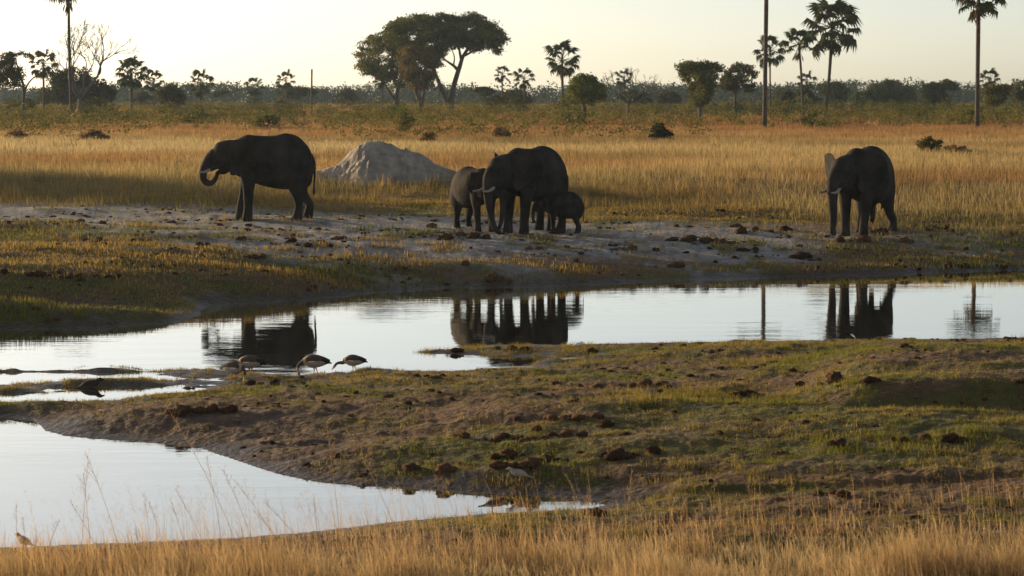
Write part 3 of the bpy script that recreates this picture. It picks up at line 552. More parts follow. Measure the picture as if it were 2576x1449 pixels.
def tree(label, out, base, Y, trunks, name='savanna_tree', cat='tree', nclump=40, rc=.8, cnt=2500, size=.2, tint=GRN, thick=3, gap=None, flat=.65, group=None, mat=None):
    b = A(base[0], base[1], Y); gz = Z(b.x, b.y); b.z = min(gz, b.z+.4) if gz < b.z else gz
    root = thing(name, b, label, cat, group)
    mb = MB()
    for tr in trunks:
        pts = [A(q[0], q[1], Y+(q[3] if len(q) > 3 else 0))-b for q in tr]
        if tr is trunks[0] : pts[0].z = min(pts[0].z, -.1)
        P = spline([tuple(p) for p in pts], 3); rd = np.interp(np.linspace(0, 1, len(P)), np.linspace(0, 1, len(tr)), [q[2] for q in tr]); mb.tube(P, list(rd), 8)
    obj('trunk', mb.mesh('trunk'), mat or M_bark, root)
    if out:
        if nclump < 100: nclump = int(nclump*1.7); rc *= .74; size *= .72; cnt = int(cnt*1.8)
        V, Fc, C = crown_from_outline(out, Y, nclump, rc, cnt, size, tint, thick, b, flat, gap); obj('crown', np_mesh('crown', V, Fc, C), M_leaf, root)
    return root
c1_ = lambda px, py: (px*.3335, py*.3335); c2_ = lambda px, py: (859+px*.3335, py*.3335); c3_ = lambda px, py: (1718.2+px*.3334, py*.3334)
def T(f, L): return [(*f(q[0], q[1]), *q[2:]) for q in L]
GG = 'trees along the edge of the plain'
# the big flat-topped tree
Yb = 450*K
tree('largest tree, umbrella-shaped with dark green crown and twin leaning trunks, left of centre skyline',
     T(c2_, [(330, 330), (300, 240), (370, 150), (440, 110), (500, 88), (580, 76), (680, 92), (760, 86), (850, 100), (970, 78), (1080, 100), (1150, 140), (1175, 190), (1250, 250), (1262, 300), (1215, 365), (1195, 440), (1130, 400), (1060, 400), (990, 420), (940, 370), (880, 380), (800, 390), (760, 500), (690, 560), (620, 480), (520, 420), (430, 400)]),
     c2_(815, 835), Yb, [T(c2_, [(818, 850, .52), (828, 760, .42), (845, 660, .36), (870, 570, .33), (893, 500, .30), (920, 420, .24), (985, 330, .18), (1060, 250, .08)]), T(c2_, [(806, 780, .36), (765, 700, .31), (738, 630, .27), (712, 565, .23), (670, 500, .2), (600, 400, .1)]),
      T(c2_, [(880, 530, .26), (845, 495, .2), (800, 465, .14), (720, 400, .07)]), T(c2_, [(905, 455, .22), (890, 380, .16), (880, 290, .1), (850, 200, .05)]), T(c2_, [(930, 420, .18), (1010, 380, .12), (1120, 350, .05)]), T(c2_, [(845, 495, .12), (850, 420, .08), (800, 300, .05)]), T(c2_, [(712, 565, .18), (700, 480, .12), (690, 360, .06), (640, 260, .04)]), T(c2_, [(640, 450, .12), (520, 330, .08), (430, 290, .04)]), T(c2_, [(950, 390, .12), (960, 300, .09), (1000, 200, .04)])],
     nclump=420, rc=.95, cnt=56000, size=.145, tint=(0.106, 0.115, 0.033), thick=5.0, flat=.55, gap=[(*c2_(480, 345), 6), (*c2_(600, 255), 4), (*c2_(850, 275), 5), (*c2_(800, 535), 9), (*c2_(1010, 325), 4)], group=GG)
tree('olive spreading tree directly left of the largest tree, low crown with forked trunk',
     T(c2_, [(75, 490), (110, 350), (160, 300), (230, 250), (330, 205), (430, 230), (500, 360), (520, 470), (520, 640), (440, 690), (380, 690), (330, 640), (270, 640), (240, 580), (150, 580), (95, 570)]),
     c2_(405, 810), Yb+6, [T(c2_, [(408, 820, .42), (415, 750, .34), (420, 690, .28), (440, 640, .2), (470, 560, .1)]), T(c2_, [(412, 760, .25), (370, 710, .2), (330, 640, .12), (260, 540, .06)]), T(c2_, [(425, 690, .2), (390, 560, .12), (330, 420, .06)])],
     nclump=170, rc=.9, cnt=16000, size=.15, tint=(0.122, 0.122, 0.034), thick=4, flat=.6, group=GG)
tree('brownish tree between the olive spreading tree and the twin-trunked largest tree',
     T(c2_, [(420, 400), (500, 330), (620, 320), (720, 370), (750, 470), (720, 560), (700, 660), (630, 690), (540, 690), (470, 640), (430, 520)]),
     c2_(610, 820), Yb-6, [T(c2_, [(612, 830, .4), (590, 760, .32), (560, 690, .26), (535, 620, .18), (500, 520, .08)]), T(c2_, [(605, 790, .25), (622, 700, .18), (630, 600, .12), (650, 480, .05)]), T(c2_, [(560, 690, .16), (590, 580, .1), (600, 460, .05)])],
     nclump=130, rc=.85, cnt=14000, size=.14, tint=BRN, thick=3, flat=.6, group=GG)
# other leafy trees
tree('layered flat-topped tree cut by the left edge of the photo', T(c1_, [(-60, 470), (0, 400), (60, 375), (230, 372), (262, 410), (200, 440), (120, 445), (170, 500), (200, 560), (180, 620), (130, 660), (40, 680), (-60, 660)]), c1_(170, 780), 300*K,
     [T(c1_, [(172, 790, .2), (180, 700, .15), (170, 620, .12), (130, 500, .07), (120, 420, .04)]), T(c1_, [(180, 700, .1), (220, 620, .08), (280, 560, .05), (330, 480, .03)]), T(c1_, [(175, 660, .09), (100, 610, .06), (40, 560, .03)])], nclump=34, rc=.75, cnt=2800, size=.15, tint=(.065, .068, .03), thick=2, group=GG)
tree('dense rounded dark tree behind the bare tree at far left', T(c1_, [(290, 740), (340, 640), (400, 560), (460, 510), (560, 495), (680, 520), (720, 580), (850, 620), (870, 690), (840, 780), (560, 790), (300, 785)]), c1_(560, 800), 420*K,
     [T(c1_, [(560, 810, .4), (560, 740, .3), (560, 620, .15)]), T(c1_, [(560, 740, .2), (460, 640, .1)]), T(c1_, [(560, 740, .2), (720, 660, .1)])], nclump=80, rc=1.3, cnt=6500, size=.24, tint=(.05, .06, .03), thick=4, flat=.8, group=GG)
tree('dome-shaped dark bush tree between two small palms on the left', T(c1_, [(1180, 720), (1210, 660), (1270, 632), (1330, 645), (1380, 690), (1400, 740), (1370, 800), (1220, 800)]), c1_(1290, 805), 430*K,
     [T(c1_, [(1290, 815, .25), (1290, 760, .2), (1290, 700, .1)])], nclump=40, rc=1.0, cnt=3200, size=.2, tint=(.07, .075, .038), thick=3, flat=.85, group=GG)
tree('leafy rounded green tree just right of the mid-sized palm in the middle', T(c2_, [(1700, 660), (1730, 590), (1790, 545), (1860, 550), (1920, 590), (1970, 620), (2010, 690), (1990, 760), (1900, 800), (1740, 800), (1690, 720)]), c2_(1830, 830), 330*K,
     [T(c2_, [(1830, 850, .25), (1830, 760, .18), (1800, 660, .1)]), T(c2_, [(1830, 760, .15), (1900, 680, .08)])], nclump=60, rc=.75, cnt=4200, size=.17, tint=YG_, thick=2.5, flat=.7, group=GG)
tree('tall dense leafy tree with narrow base, left of the airy grey-green tree', T(c3_, [(-55, 520), (-45, 470), (0, 450), (90, 455), (200, 450), (300, 480), (320, 520), (250, 600), (235, 680), (215, 790), (120, 810), (50, 790), (40, 680), (30, 620), (-40, 600)]), c3_(135, 820), 345*K,
     [T(c3_, [(135, 830, .28), (125, 740, .22), (110, 640, .14), (60, 540, .07)]), T(c3_, [(125, 740, .16), (170, 620, .1), (230, 530, .05)])], nclump=75, rc=.8, cnt=6500, size=.17, tint=(0.112, 0.125, 0.035), thick=2.4, flat=.75, group=GG, gap=[(*c3_(90, 610), 7)])
tree('airy grey-green tree with visible branches between tall dense tree and thick bare trunk', T(c3_, [(255, 640), (290, 560), (340, 500), (370, 460), (440, 455), (520, 490), (580, 550), (560, 620), (540, 690), (470, 720), (430, 640), (380, 690), (300, 720)]), c3_(390, 800), 380*K,
     [T(c3_, [(392, 810, .22), (395, 720, .17), (405, 620, .12), (420, 520, .05)]), T(c3_, [(395, 720, .12), (340, 620, .07), (310, 560, .03)]), T(c3_, [(400, 680, .12), (470, 610, .07), (530, 550, .03)]), T(c3_, [(398, 700, .1), (450, 660, .06), (500, 650, .03)])], nclump=50, rc=.7, cnt=3600, size=.17, tint=(.08, .085, .04), thick=2.5, group=GG)
tree('flat-crowned tree behind the tall curved-trunk palm on the right', T(c3_, [(1010, 650), (1080, 610), (1160, 598), (1215, 630), (1260, 680), (1250, 780), (1090, 800), (1030, 700)]), c3_(1150, 800), 560*K,
     [T(c3_, [(1150, 810, .3), (1150, 730, .2), (1120, 650, .1)]), T(c3_, [(1150, 730, .18), (1210, 680, .08)])], nclump=40, rc=1.1, cnt=3000, size=.24, tint=GRNB, thick=4, group=GG)
tree('broadest dome of dark trees on the right skyline, wide low crown', T(c3_, [(1260, 760), (1290, 690), (1380, 680), (1420, 630), (1520, 600), (1620, 602), (1700, 640), (1780, 700), (1800, 800), (1270, 805)]), c3_(1560, 800), 600*K,
     [T(c3_, [(1560, 810, .4), (1560, 740, .3), (1500, 650, .12)]), T(c3_, [(1560, 740, .2), (1650, 660, .1)])], nclump=85, rc=1.35, cnt=6500, size=.27, tint=GRNB, thick=6, flat=.75, group=GG)
tree('flat-topped tree with a side branch, left of the rightmost tall palm trunk', T(c3_, [(1790, 650), (1850, 625), (1950, 595), (2050, 597), (2065, 640), (2120, 645), (2080, 690), (2000, 690), (2010, 770), (1960, 810), (1830, 800), (1790, 720)]), c3_(1900, 810), 520*K,
     [T(c3_, [(1900, 820, .3), (1920, 740, .2), (1950, 650, .1)]), T(c3_, [(2000, 790, .14), (2030, 720, .1), (2100, 650, .04)])], nclump=55, rc=1.0, cnt=4200, size=.22, tint=(.055, .065, .03), thick=4, flat=.6, group=GG)
tree('pale leafy tree at the right edge under a small palm head', T(c3_, [(2250, 680), (2290, 630), (2400, 620), (2460, 640), (2450, 720), (2400, 800), (2280, 800)]), c3_(2340, 810), 400*K,
     [T(c3_, [(2340, 820, .25), (2340, 740, .18), (2320, 660, .08)])], nclump=36, rc=.9, cnt=2800, size=.2, tint=OLV, thick=3, group=GG)
tree('loose pale tree cut by the right edge of the photo', T(c3_, [(2430, 650), (2460, 600), (2540, 590), (2640, 600), (2700, 680), (2660, 760), (2500, 790), (2440, 720)]), c3_(2560, 810), 420*K,
     [T(c3_, [(2560, 820, .22), (2555, 740, .16), (2530, 640, .07)]), T(c3_, [(2555, 740, .12), (2620, 660, .05)])], nclump=34, rc=.85, cnt=2400, size=.2, tint=(.1, .10, .045), thick=3, group=GG)
sm = [('low wide flat-topped tree around the leaning bare pole on the left', [(2080, 690), (2120, 660), (2200, 655), (2330, 650), (2400, 670), (2460, 720), (2400, 740), (2330, 720), (2250, 760), (2150, 750)], (2240, 800), 640, c1_, .9),
      ('tiny flat-topped tree between two small palms left of the bare pole', [(1600, 700), (1660, 675), (1740, 685), (1720, 705), (1660, 720), (1640, 740), (1600, 740)], (1670, 790), 680, c1_, .8),
      ('rounded tree left of the olive spreading tree', [(-40, 740), (-20, 680), (40, 662), (100, 690), (140, 760), (100, 800), (-30, 800)], (50, 810), 640, c2_, 1.1),
      ('low wide umbrella tree right of the largest tree', [(910, 690), (960, 662), (1060, 652), (1140, 660), (1175, 690), (1130, 720), (1060, 730), (1000, 700)], (1110, 790), 600, c2_, .85),
      ('dark dome tree under a small palm in the middle', [(1190, 740), (1240, 680), (1320, 665), (1400, 690), (1450, 740), (1430, 790), (1220, 790)], (1320, 800), 560, c2_, 1.1),
      ('dark dome tree behind the fallen bare tree', [(2080, 740), (2130, 680), (2220, 675), (2300, 700), (2360, 760), (2330, 800), (2110, 800)], (2210, 805), 520, c2_, 1.0),
      ('small rounded tree right of the fallen bare tree', [(2370, 720), (2430, 685), (2510, 680), (2560, 720), (2570, 790), (2400, 795)], (2470, 800), 560, c2_, 1.0),
      ('rounded tree at the foot of the slender palm beside the tallest full palm', [(820, 690), (870, 660), (950, 670), (1000, 720), (1050, 740), (1040, 800), (840, 800)], (920, 805), 540, c3_, 1.0),
      ('pale small tree right of the thick bare trunk', [(690, 730), (740, 660), (790, 655), (830, 720), (850, 790), (700, 800)], (770, 805), 500, c3_, .9),
      ('small bush tree right of the dense dark tree on the left', [(1000, 720), (1050, 680), (1110, 690), (1160, 740), (1150, 790), (1010, 790)], (1080, 800), 560, c1_, 1.0)]
for lb, out, bs, dd, f, rc in sm:
    tree(lb, T(f, out), f(*bs), dd*K, [T(f, [(bs[0], bs[1]+10, .25), ((bs[0]*2+out[2][0])/3, bs[1]-50, .18), (out[2][0], out[2][1]+20, .07)])], nclump=34, rc=rc, cnt=2600, size=.25, tint=random.choice([GRNB, (.06, .066, .032), (.07, .07, .035)]), thick=3.5, flat=.62, group=GG)
# dead trees
def branch(mb, p, d, L, r, depth, spread, minr=.018, droop=0.0):
    n = 4; P = [p.copy()]; q = p.copy(); dd = d.copy()
    for i in range(n):
        dd = (dd+Vector((random.gauss(0, .16), random.gauss(0, .16), random.gauss(0, .12)+.04-droop))).normalized(); q = q+dd*L/n; P.append(q.copy())
    mb.tube(P, list(np.linspace(r, r*.62, n+1)), 5 if depth < 3 else 4, cap=depth > 0)
    if depth == 0: return
    for k in range(random.choice((2, 2, 3))):
        a = Vector((random.gauss(0, 1), random.gauss(0, 1), random.gauss(.25, .7))).normalized(); nd = (dd+a*spread).normalized()
        branch(mb, P[random.choice((-1, -1, -2))], nd, L*random.uniform(.62, .85), max(r*.6, minr), depth-1, spread, minr, droop)
random.seed(23)
def deadtree(label, b, Y, starts, name='dead_tree', seed=1, depth=5, spread=.62, minr=.018, droop=0.0):
    random.seed(seed); p = A(*b, Y); gz = Z(p.x, p.y); p.z = gz; root = thing(name, p, label, 'dead tree'); mb = MB(); m2 = MB()
    dz = A(*b, Y).z-gz
    mb.tube([(0, 0, -.1), (0.02, 0, max(dz, .1)+.25)], [starts[0][1]*1.25, starts[0][1]], 8)
    for d, r, L in starts: branch(m2, Vector((0, 0, max(dz, .1)+.15)), Vector(d).normalized(), L, r, depth, spread, minr, droop)
    obj('trunk', mb.mesh('trunk'), M_deadwood, root); obj('branch', m2.mesh('branch'), M_deadwood, root); return root
deadtree('big leafless tree with spreading bare branches behind the tall thin palm at far left', c1_(600, 760), 330*K, [((.1, .1, 1), .2, 2.6), ((.75, -.1, .8), .2, 3.0), ((-.65, .1, .8), .16, 3.0), ((.35, .3, 1), .15, 3.0)], seed=5, depth=5, spread=.58, minr=.022)
deadtree('tangled fallen leafless tree with bent branches in the middle of the skyline', c2_(2160, 790), 330*K, [((-.5, 0, .8), .12, 1.5), ((.6, .2, .55), .12, 1.6), ((1, -.2, .1), .1, 1.5), ((.2, 0, 1), .09, 1.4)], seed=12, depth=4, spread=.75, minr=.02, droop=.03)
pole = A(784, 262, 420*K); pole.z = Z(pole.x, pole.y); root = thing('dead_palm_trunk', pole, 'slender bare leaning pole of a dead palm without a crown', 'dead palm'); mb = MB()
tp = A(784.5, 174, 420*K)-pole; mb.tube(spline([(0, 0, -.1), (tp.x*.3, 0, tp.z*.5), (tp.x, 0, tp.z)], 3), [.14, .13, .125, .12, .115, .11, .12], 8); obj('trunk', mb.mesh('trunk'), M_palmtrunk, root)
# palms
def fan_leaf(r, n=16, arc=R(250), droop=.35, tint=(.06, .075, .03)):
    """costapalmate leaf on a petiole that runs along +X; returns MB"""
    mb = MB(); pl = r*1.3; mb.tube([(0, 0, 0), (pl*.5, 0, .06*r), (pl, 0, .02*r)], [.03*r+.012, .022*r+.008, .016*r+.005], 4, (.09, .08, .03))
    for k in range(n):
        a = -arc/2+arc*k/(n-1); L = r*.78*(.72+.28*math.cos(a*.6))*random.uniform(.9, 1.05); w = r*.095
        d = Vector((math.cos(a), math.sin(a), 0)); s = Vector((-math.sin(a), math.cos(a), 0)); o = Vector((pl, 0, .02*r)); fold = Vector((0, 0, w*.5*(1 if k % 2 else -1)))
        z1 = Vector((0, 0, .05*r-.08*r*abs(math.sin(a)))); z2 = Vector((0, 0, -droop*r*random.uniform(.6, 1.3))); c = [v*random.uniform(.75, 1.25) for v in tint]
        V = [o-s*w*.25, o+s*w*.25, o+d*L*.6+s*w+z1+fold, o+d*L*.6-s*w+z1-fold, o+d*L+z2]
        mb.add(V, [(0, 1, 2, 3), (3, 2, 4)], c)
    return mb
random.seed(3)
PALMT = (.052, .062, .027)
LEAVES = [fan_leaf(1.0, 16, R(random.uniform(220, 270)), random.uniform(.25, .55), PALMT).mesh('frond', False) for _ in range(5)]
def dead_leaf():
    mb = MB(); mb.tube([(0, 0, 0), (.5, 0, .0), (1.0, 0, .02)], [.03, .022, .015], 4, (.14, .09, .05))
    for k in range(9):
        a = random.uniform(-.35, .35); L = random.uniform(.6, .95); c = [v*random.uniform(.7, 1.2) for v in (.19, .115, .06)]; y0 = random.uniform(-.05, .05)
        mb.add([(1, y0-.02, 0), (1, y0+.02, 0), (1+L*.6, math.sin(a)*L*.35+.05, random.uniform(-.08, .08)), (1+L, math.sin(a)*L*.45, random.uniform(-.1, .1))], [(0, 1, 2), (0, 2, 3)], c)
    return mb.mesh('dead_frond', False)
DEAD = [dead_leaf() for _ in range(3)]
for m_ in LEAVES+DEAD: m_.materials.append(M_leaf)
def palm(label, base, crown, D, r, tr=.16, nf=20, nd=4, parts=True, bend=0.0, seed=0, skirt=0, group='fan palms on the plain', lo=-75, gz=None, petiole=1.0):
    rs = random.Random(seed); p = A(*base, D); g = Z(p.x, p.y); t = A(*crown, D); root = thing('fan_palm', (p.x, p.y, g), label, 'palm', group)
    tv = Vector((t.x-p.x, 0, t.z-g)); mb = MB(); m = 9
    P = [Vector((tv.x*q + bend*math.sin(q*math.pi), 0, -.15+(tv.z+.15)*q)) for q in np.linspace(0, 1, m)]
    mb.tube(P, [tr*(1.18 if i == 0 else 1.05-.25*i/m+.12*math.exp(-((i/m-.62)/.16)**2)) for i in range(m)], 10); obj('trunk', mb.mesh('trunk'), M_palmtrunk, root)
    items = []
    for k in range(nf):
        el = R(82-(82-lo)*((k+.5)/nf)**.9); az = k*2.39996+rs.uniform(-.3, .3); items.append((LEAVES[rs.randrange(5)], az, el, r*rs.uniform(.85, 1.1), 'frond'))
    for k in range(nd):
        items.append((DEAD[rs.randrange(3)], rs.uniform(0, 6.28), R(rs.uniform(-86, -62)), r*rs.uniform(.75, 1.05), 'dead_frond'))
    for k in range(skirt):
        items.append((DEAD[rs.randrange(3)], rs.uniform(0, 6.28), R(rs.uniform(-88, -78)), r*rs.uniform(.5, .9), 'dead_frond'))
    top = P[-1]; mats = []
    for (me, az, el, sc, nm) in items:
        Mx = Matrix.Translation(top-Vector((0, 0, .1*rs.random()*r))) @ Matrix.Rotation(az, 4, 'Z') @ Matrix.Rotation(-el, 4, 'Y') @ Matrix.Rotation(rs.uniform(-.5, .5), 4, 'X') @ Matrix.Scale(sc, 4); mats.append((me, Mx, nm))
    if parts:
        for me, Mx, nm in mats:
            o = obj(nm, me, None, root); o.matrix_local = Mx
    else:
        V, Fq, Ft, C = [], [], [], []; b = 0
        for me, Mx, nm in mats:
            n = len(me.vertices); v = np.empty(n*3); me.vertices.foreach_get('co', v); v = v.reshape(-1, 3); Mn = np.array(Mx); V.append(v@Mn[:3, :3].T+Mn[:3, 3])
            cc = np.empty(n*4, np.float32); me.color_attributes['Col'].data.foreach_get('color', cc); C.append(cc.reshape(-1, 4)[:, :3])
            for po in me.polygons: (Fq if len(po.vertices) == 4 else Ft).append([i+b for i in po.vertices]) if len(po.vertices) in (3, 4) else None
            b += n
        obj('crown', np_mesh('crown', np.vstack(V), [np.array(Fq), np.array(Ft)], np.vstack(C)), M_leaf, root)
    return root
palm('tallest full-crowned palm on the right with a curved slender trunk', (2074, 268), (2093, 68), 330*K, 1.75, .17, 24, 2, True, .12, 1, lo=-60)
palm('slender palm with hanging brown fronds, left of the tallest full-crowned palm', (2022, 262), (2010, 112), 345*K, 1.05, .13, 15, 8, True, .05, 2, lo=-25)
palm('palm partly hidden behind the thick bare trunk on the right', (1938, 258), (1937, 128), 420*K, 1.2, .11, 18, 5, True, 0, 3, lo=-60)
palm('mid-sized palm standing alone in the middle, right of the largest tree', (1416, 262), (1414, 150), 380*K, 1.25, .16, 20, 6, True, 0, 4, skirt=4, lo=-65)
palm('bushy double-sized palm on the left, right of the bare tree', (330, 250), (330, 182), 400*K, 1.15, .2, 24, 8, True, 0, 5, skirt=6, lo=-70)
palm('tall thin palm at far left, crown cut off by top edge, brown fronds drooping', (181, 275), (173, -22), 300*K, 1.25, .135, 16, 9, True, -.1, 6, lo=-20)
palm('thick bare palm trunk on the right whose crown is above the photo', (1923, 316), (1930, -150), 245*K, 1.8, .17, 20, 4, True, .0, 7)
palm('rightmost tall palm trunk with brown fronds hanging from the top edge', (2458, 298), (2462, -12), 247*K, 1.15, .17, 20, 6, True, .0, 8, skirt=6, lo=-50)
small = [('small palm right of the bushy left palm, thin trunk', (388, 250), (387, 202), 460, .95), ('small palm with a full drooping crown left of centre-left', (505, 250), (505, 208), 440, 1.05), ('small palm between the drooping-crowned palm and the bare pole', (638, 255), (638, 218), 520, .95),
         ('small palm above the low wide flat-topped tree near the bare pole', (720, 250), (719, 202), 540, 1.0), ('small long-trunked palm right of the largest tree', (1264, 250), (1263, 185), 520, .8), ('small palm over the dark dome tree in the middle', (1318, 255), (1318, 196), 480, 1.0),
         ('small palm head above the fallen leafless tree', (1570, 255), (1570, 194), 560, .9), ('low small palm head between the thick trunk and curved-trunk palm', (2030, 260), (2030, 205), 540, .95), ('small palm head above the pale leafy tree at the right edge', (2490, 260), (2489, 198), 480, .95),
         ('small dark palm between the layered tree and the bare tree at far left', (110, 262), (109, 160), 360, .95), ('small palm hanging at the left foot of the largest tree', (963, 262), (960, 200), 430, .7)]
for i, (lb, bs, cr, dd, r) in enumerate(small): palm(lb, bs, cr, dd*K, r, .12, 16, 4, False, 0, 20+i, skirt=3, lo=-65)
# trees outside the frame on the left that shade the ground behind the lone elephant
for i, (px, py, hgt, w) in enumerate([(-37, 98.5, 4.6, 3.2), (-43, 103.5, 5, 3.4)]):
    b = Vector((px, py, Z(px, py))); root = thing('savanna_tree', b, ['bushy tree left of the photo edge whose shade reaches the lone elephant', 'second bushy tree further left of the photo edge'][i], 'tree', GG)
    mb = MB(); mb.tube([(0, 0, -.1), (.1, 0, 1.2), (.2, 0, hgt*.7)], [.3, .24, .08], 8); obj('trunk', mb.mesh('trunk'), M_bark, root)
    C = np.stack([rng.normal(0, w*.4, 60), rng.normal(0, w*.4, 60), hgt*.55+rng.normal(0, hgt*.2, 60)], 1); C[:, 2] = np.maximum(C[:, 2], .8)
    V, Fc, cc = leaf_cloud(C, np.full(60, 1.1), 4000, .22, GRN); obj('crown', np_mesh('crown', V, Fc, cc), M_leaf, root)
# far wood along the horizon: one mass
n = 2600; xx = rng.uniform(-330, 330, n); yv = rng.uniform(620, 1050, n); hz = 2.6+5.2*fbm(xx*.02+7, yv*.004, 91)**1.6*1.5; zb = terr(xx, yv)[0]
C = []; rr = []
for i in range(n):
    if abs(xx[i]) > .31*yv[i]: continue
    for j in range(3):
        C.append((xx[i]+rng.normal(0, 1.6), yv[i]+rng.normal(0, 1.5), zb[i]+hz[i]*(.25+.33*j))); rr.append(1.5+rng.random()*1.1)
V, Fc, cc = leaf_cloud(np.array(C), np.array(rr), 210000, .38, (.026, .038, .022), flat=.75); obj('distant_wood', np_mesh('distant_wood', V, Fc, cc), M_leaf, kind='stuff')
# scrub mass: low leafy bushes nobody could count
n = 11000; x, y = fan(n, 195*K, 640*K, .27); z = terr(x, y)[0]; pn = fbm(x*.035, y*.03, 95); vx, vy = vproj(x, y, z); k = (pn > np.interp(vx, [0, 500, 900, 2600], [.40, .43, .48, .47])+.05*(1-smooth(y/K, 200, 290))) ; x, y, z = x[k], y[k], z[k]
C = np.stack([np.repeat(x, 2)+rng.normal(0, .4, 2*len(x)), np.repeat(y, 2), np.repeat(z, 2)+rng.uniform(.3, 1.35, 2*len(x))*np.repeat(.4+1.3*fbm(x*.12, y*.12, 96)+.5*(rng.random(len(x)) > .93), 2)], 1)
x2, y2 = fan(1500, 300*K, 700*K, .27); pk = fbm(x2*.02, y2*.015, 97) > .50; x2, y2 = x2[pk], y2[pk]; z2 = terr(x2, y2)[0]; hh_ = rng.uniform(.5, 1.5, len(x2))
V0, F0, C0 = leaf_cloud(np.stack([np.repeat(x2, 2)+rng.normal(0, .6, 2*len(x2)), np.repeat(y2, 2), np.repeat(z2, 2)+np.repeat(hh_, 2)*np.tile([.4, .9], len(x2))], 1), rng.uniform(.5, 1.0, 2*len(x2)), 60000, .13, (.065, .072, .024), flat=.7)
obj('thicket', np_mesh('thicket', V0, F0, C0), M_leaf, kind='stuff')
V, Fc, cc = leaf_cloud(C, rng.uniform(.25, .6, len(C)), 190000, .088, (.13, .125, .035), flat=.6); obj('scrub', np_mesh('scrub', V, Fc, cc), M_leaf, kind='stuff')
# shrubs one can pick out
SH = [('very dark rounded bush in the dry grass right of and above the family', 1665, 355, 66, 36, 'dark'), ('small standing bush on a thin stem above the termite mound', 1015, 335, 44, 48, 'green'),
      ('large leafy bush at the foot of the mid-sized middle palm', 1435, 322, 90, 66, 'green'), ('green bush right of the reddish mound under the bare tree', 245, 300, 100, 44, 'dkg'), ('dark bush cluster at the left edge below the layered tree', 60, 305, 120, 46, 'dkg'),
      ('low round bush at the foot of the largest tree group, right side', 1245, 285, 80, 40, 'olive'), ('squat dark bush below the small palm near the bare pole', 640, 275, 34, 26, 'dkg'), ('squat bush right of the squat dark bush', 715, 278, 44, 26, 'olive'),
      ('leafy bush under the slender palm on the right', 2020, 278, 60, 30, 'green'), ('round bush beside the thick bare trunk, right side', 1960, 285, 76, 34, 'green'), ('bush at the foot of the airy grey-green tree', 1850, 280, 50, 30, 'olive'), ('low brown bush in the dry grass far right below the scrub', 2400, 388, 110, 14, 'brown'),
      ('low brown bush near the left edge in the dry grass', 40, 352, 60, 22, 'brown'), ('low brown bush below the reddish mound', 230, 356, 90, 26, 'brown'), ('green shrub patch above the lone elephant, left', 490, 312, 80, 28, 'green'), ('green shrub patch above the lone elephant, right', 670, 325, 70, 24, 'green'),
      ('small brown bush above the right end of the termite mound', 1075, 362, 34, 32, 'brown'), ('small brown bush above the family group, left of the tusked one', 1260, 352, 44, 30, 'brown'), ('green shrub in the scrub far right', 2440, 316, 70, 26, 'green'), ('green shrub patch above the bull elephant', 2045, 320, 70, 28, 'green'),
      ('low olive bush below the pale leafy right-edge tree', 2340, 385, 60, 20, 'olive'), ('dark bush left of the leafy rounded green tree', 1300, 282, 60, 34, 'dkg'), ('bush at the foot of the dome-shaped left tree', 430, 290, 60, 26, 'olive'), ('low green shrub above the termite mound, left part', 985, 300, 60, 24, 'green')]
for lb, vx, vy, w, h, kd in SH:
    p = hit(vx, vy+4); p.z = Z(p.x, p.y); s_ = F/p.y; W, Hh = w/s_/2, h/s_*(1 if kd in ('brown', 'dark') else 1.25)+(.25 if kd == 'brown' else .5); root = thing('shrub', p, lb, 'shrub', 'shrubs in the dry grass'); n = int(16+W*8)
    C = np.stack([rng.uniform(-W*.8, W*.8, n), rng.uniform(-W*.6, W*.6, n), rng.uniform(.15, .85, n)*Hh], 1); C[:, 2] *= np.sqrt(np.clip(1-(C[:, 0]/W)**2, .15, 1))
    tint = {'dark': (.03, .034, .014), 'green': (.10, .105, .026), 'dkg': (.055, .06, .022), 'olive': (.10, .09, .028), 'brown': (.22, .15, .065)}[kd]
    V, Fc, cc = leaf_cloud(C, np.full(n, max(Hh*.24, .18)), 900 if w > 60 else 600, .10*max(1, p.y/180), tint); obj('foliage', np_mesh('foliage', V, Fc, cc), M_leaf, root)
    mb = MB()
    for k in range(5): a = random.uniform(0, 6.28); mb.tube([(0, 0, -.05), (math.cos(a)*W*.2, math.sin(a)*W*.2, Hh*.4), (math.cos(a)*W*.45, math.sin(a)*W*.4, Hh*.75)], [.04, .03, .012], 5)
    obj('stem', mb.mesh('stem'), M_bark, root)
